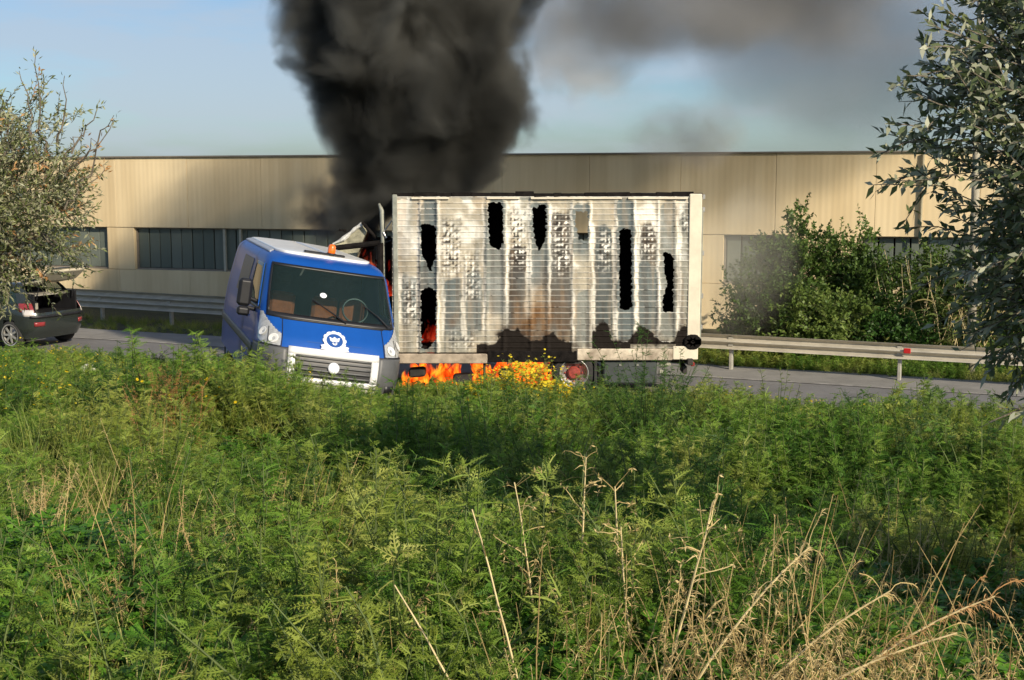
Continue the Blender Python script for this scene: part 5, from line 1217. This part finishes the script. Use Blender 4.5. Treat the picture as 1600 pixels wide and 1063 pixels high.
# hanging olive twig low at the right edge
tw_ = empty('olive_twig', Wp(1650, 640, 4.4)); tag(tw_, 'dark olive twig poking in from the right edge below the guard rail', 'twig'); Lv = Leaves(); B0 = np.array(tw_.location)
for (a, b) in (((1660, 630), (1545, 660)), ((1660, 650), (1575, 640))):
    p0, p1 = np.array(Wp(*a, 4.4)) - B0, np.array(Wp(*b, 4.4)) - B0; P = p0 + (p1 - p0) * np.linspace(.1, 1, 20)[:, None]; D = unit(unit((p1 - p0)[None]) * .7 + rng.normal(size=(20, 3)) * .6); Lv.add(P, D, rand_side(D), .06, .016)
    MB().tube([tuple(p0), tuple((p0 + p1) / 2 + np.array([0, 0, .02])), tuple(p1)], [.006, .004, .002], 5).obj('branch', M['bark'], tw_)
Lv.obj('leaves', M['olive'], tw_)

# ------------------------------------------------------------------ dark hatchback with open tailgate
CN = Net(rows(
 (.24, [(0, .14), (.45, .16), (.68, .24), (.80, .42), (.83, .9), (.84, 1.6), (.84, 2.6), (.84, 3.3), (.72, 3.85), (0, 3.98)]),
 (.48, [(0, .02), (.45, .04), (.72, .13), (.85, .36), (.87, .8), (.87, 1.6), (.87, 2.6), (.86, 3.3), (.75, 3.9), (0, 4.02)]),
 (.72, [(0, .0), (.45, .02), (.72, .12), (.85, .38), (.88, .8), (.88, 1.6), (.88, 2.6), (.86, 3.3), (.74, 3.85), (0, 3.98)]),
 (.95, [(0, .08), (.45, .10), (.70, .20), (.82, .44), (.86, .85), (.86, 1.6), (.86, 2.5), (.82, 3.1, .90), (.68, 3.7, .80), (0, 3.85, .80)]),
 (1.08, [(0, .18), (.44, .20), (.66, .30), (.77, .52), (.81, .9), (.82, 1.6), (.80, 2.35), (.70, 2.75, .98), (.5, 3.0, .95), (0, 3.1, .95)]),
 (1.36, [(0, .42), (.42, .44), (.58, .52), (.66, .70), (.68, 1.0), (.68, 1.5), (.66, 1.95), (.58, 2.2, 1.30), (.4, 2.3, 1.30), (0, 2.35, 1.3)]),
 (1.48, [(0, .60), (.36, .62), (.48, .68), (.54, .82), (.56, 1.05), (.56, 1.4), (.54, 1.7), (.46, 1.9), (.3, 1.98), (0, 2.0)]),
 (1.52, [(0, .95), (.01, .97), (.015, 1.0), (.02, 1.05), (.02, 1.15), (.02, 1.3), (.02, 1.5), (.02, 1.6), (.01, 1.65), (0, 1.7)])))
ca = R(66); car = empty('hatchback_car', (0, 0, 0), (0, 0, ca)); tag(car, 'dark grey hatchback with its tailgate open, at the left edge on the road', 'car')
Mc = Euler((0, 0, ca)).to_matrix(); car.location = Vector((Wp(16, 523, 27.6).x, 27.6, .035)) - Mc @ Vector((-.86, .75, 0))
def cmask(U, V):
    a = np.abs(V); boot = (U > 2.45) & (U < 5.6) & (a < 1.95); win = (U > 3.75) & (U < 5.2) & (a > 3.2) & (a < 6.1); arch = (U < 1.75) & (((a > 3.55) & (a < 4.25)) | ((a > 6.7) & (a < 7.4)))
    return boot | win | arch
CN.patch('body', 0, 7, -9, 9, M['car_paint'], car, nu=60, nv=180, mask=cmask)
for s in (-1, 1):
    tl_ = CN.patch('tail_lamp', 2.55, 3.75, s * 1.95, s * 3.15, M['car_red'], car, off=.012, thick=.01); CN.patch('lamp_glass', 2.15, 2.75, s * 2.0, s * 2.9, M['car_clear'], tl_, off=.018, thick=.01)
    CN.patch('side_window', 3.75, 5.2, s * 3.2, s * 6.1, M['side_glass'], car, off=.002); CN.patch('reflector', 1.2, 1.6, s * 1.2, s * 2.1, M['car_red'], car, off=.014, thick=.01)
    CN.patch('window_pillar', 3.75, 5.2, s * 4.35, s * 4.5, M['black'], car, off=.008)
    for yy in (.75, 3.25):
        w = MB().lathe([(.2, -.1), (.29, -.1), (.325, -.06), (.325, .06), (.29, .1), (.2, .1)], (s * .77, yy, .325), (1, 0, 0), 28).obj('wheel', M['rubber'], car, True)
        rm = MB().lathe([(.235, .09), (.25, .105), (.225, .10), (.215, .03)], (s * .77, yy, .325), (s, 0, 0), 24)
        for k in range(7):
            q = k / 7 * 2 * math.pi; rm.box((s * .855, yy + .12 * math.cos(q), .325 + .12 * math.sin(q)), (.02, .19, .045), rot=(q, 0, 0))
        rm.lathe([(.05, .09), (.04, .11), (0, .11)], (s * .77, yy, .325), (s, 0, 0), 12); rm.obj('rim', M['alloy'], w)
        MB().lathe([(.20, -.02), (.34, -.02), (.35, .0)], (s * .72, yy, .34), (s, 0, 0), 24).obj('wheel_arch', M['black'], car)
CN.patch('bumper_trim', 2.0, 2.2, -2.4, 2.4, M['black'], car, off=.03, thick=.03)
MB().box((0, .75, .78), (1.25, 1.0, .05)).box((0, 1.25, 1.05), (1.3, .06, .6)).box((-.64, .7, 1.0), (.05, 1.0, .5)).box((.64, .7, 1.0), (.05, 1.0, .5)).obj('boot_lining', M['black'], car)
MB().box((-.1, .55, 1.22), (1.1, .5, .03), rot=(.05, 0, 0)).obj('parcel_shelf', M['cargo'], car)
MB().box((-.25, .8, .92), (.4, .3, .22), bev=.04).obj('luggage', M['cargo'], car)
# tailgate: inner liner outwards, then the kinked lower door section
tg = MB(); prof = [(.62, 1.47), (.10, 1.56), (-.20, 1.78)]
for (a, b) in zip(prof[:-1], prof[1:]):
    cy_, cz_ = (a[0] + b[0]) / 2, (a[1] + b[1]) / 2; Ld = math.hypot(b[0] - a[0], b[1] - a[1]); an = math.atan2(b[1] - a[1], -(b[0] - a[0])); tg.box((0, cy_, cz_ - .0), (1.12, Ld + .03, .07), rot=(-an, 0, 0), bev=.02)
tgo = tg.obj('tailgate', M['liner'], car, bevel=.01)
tg2 = MB()
for (a, b) in zip(prof[:-1], prof[1:]):
    cy_, cz_ = (a[0] + b[0]) / 2, (a[1] + b[1]) / 2; Ld = math.hypot(b[0] - a[0], b[1] - a[1]); an = math.atan2(b[1] - a[1], -(b[0] - a[0])); tg2.box((0, cy_ - .02, cz_ + .05), (1.2, Ld + .04, .03), rot=(-an, 0, 0), bev=.01)
tg2.obj('tailgate_skin', M['car_paint'], tgo)
for s in (-1, 1): MB().tube([(s * .55, .22, 1.12), (s * .52, .12, 1.54)], .012, 6).obj('gas_strut', M['black'], car)
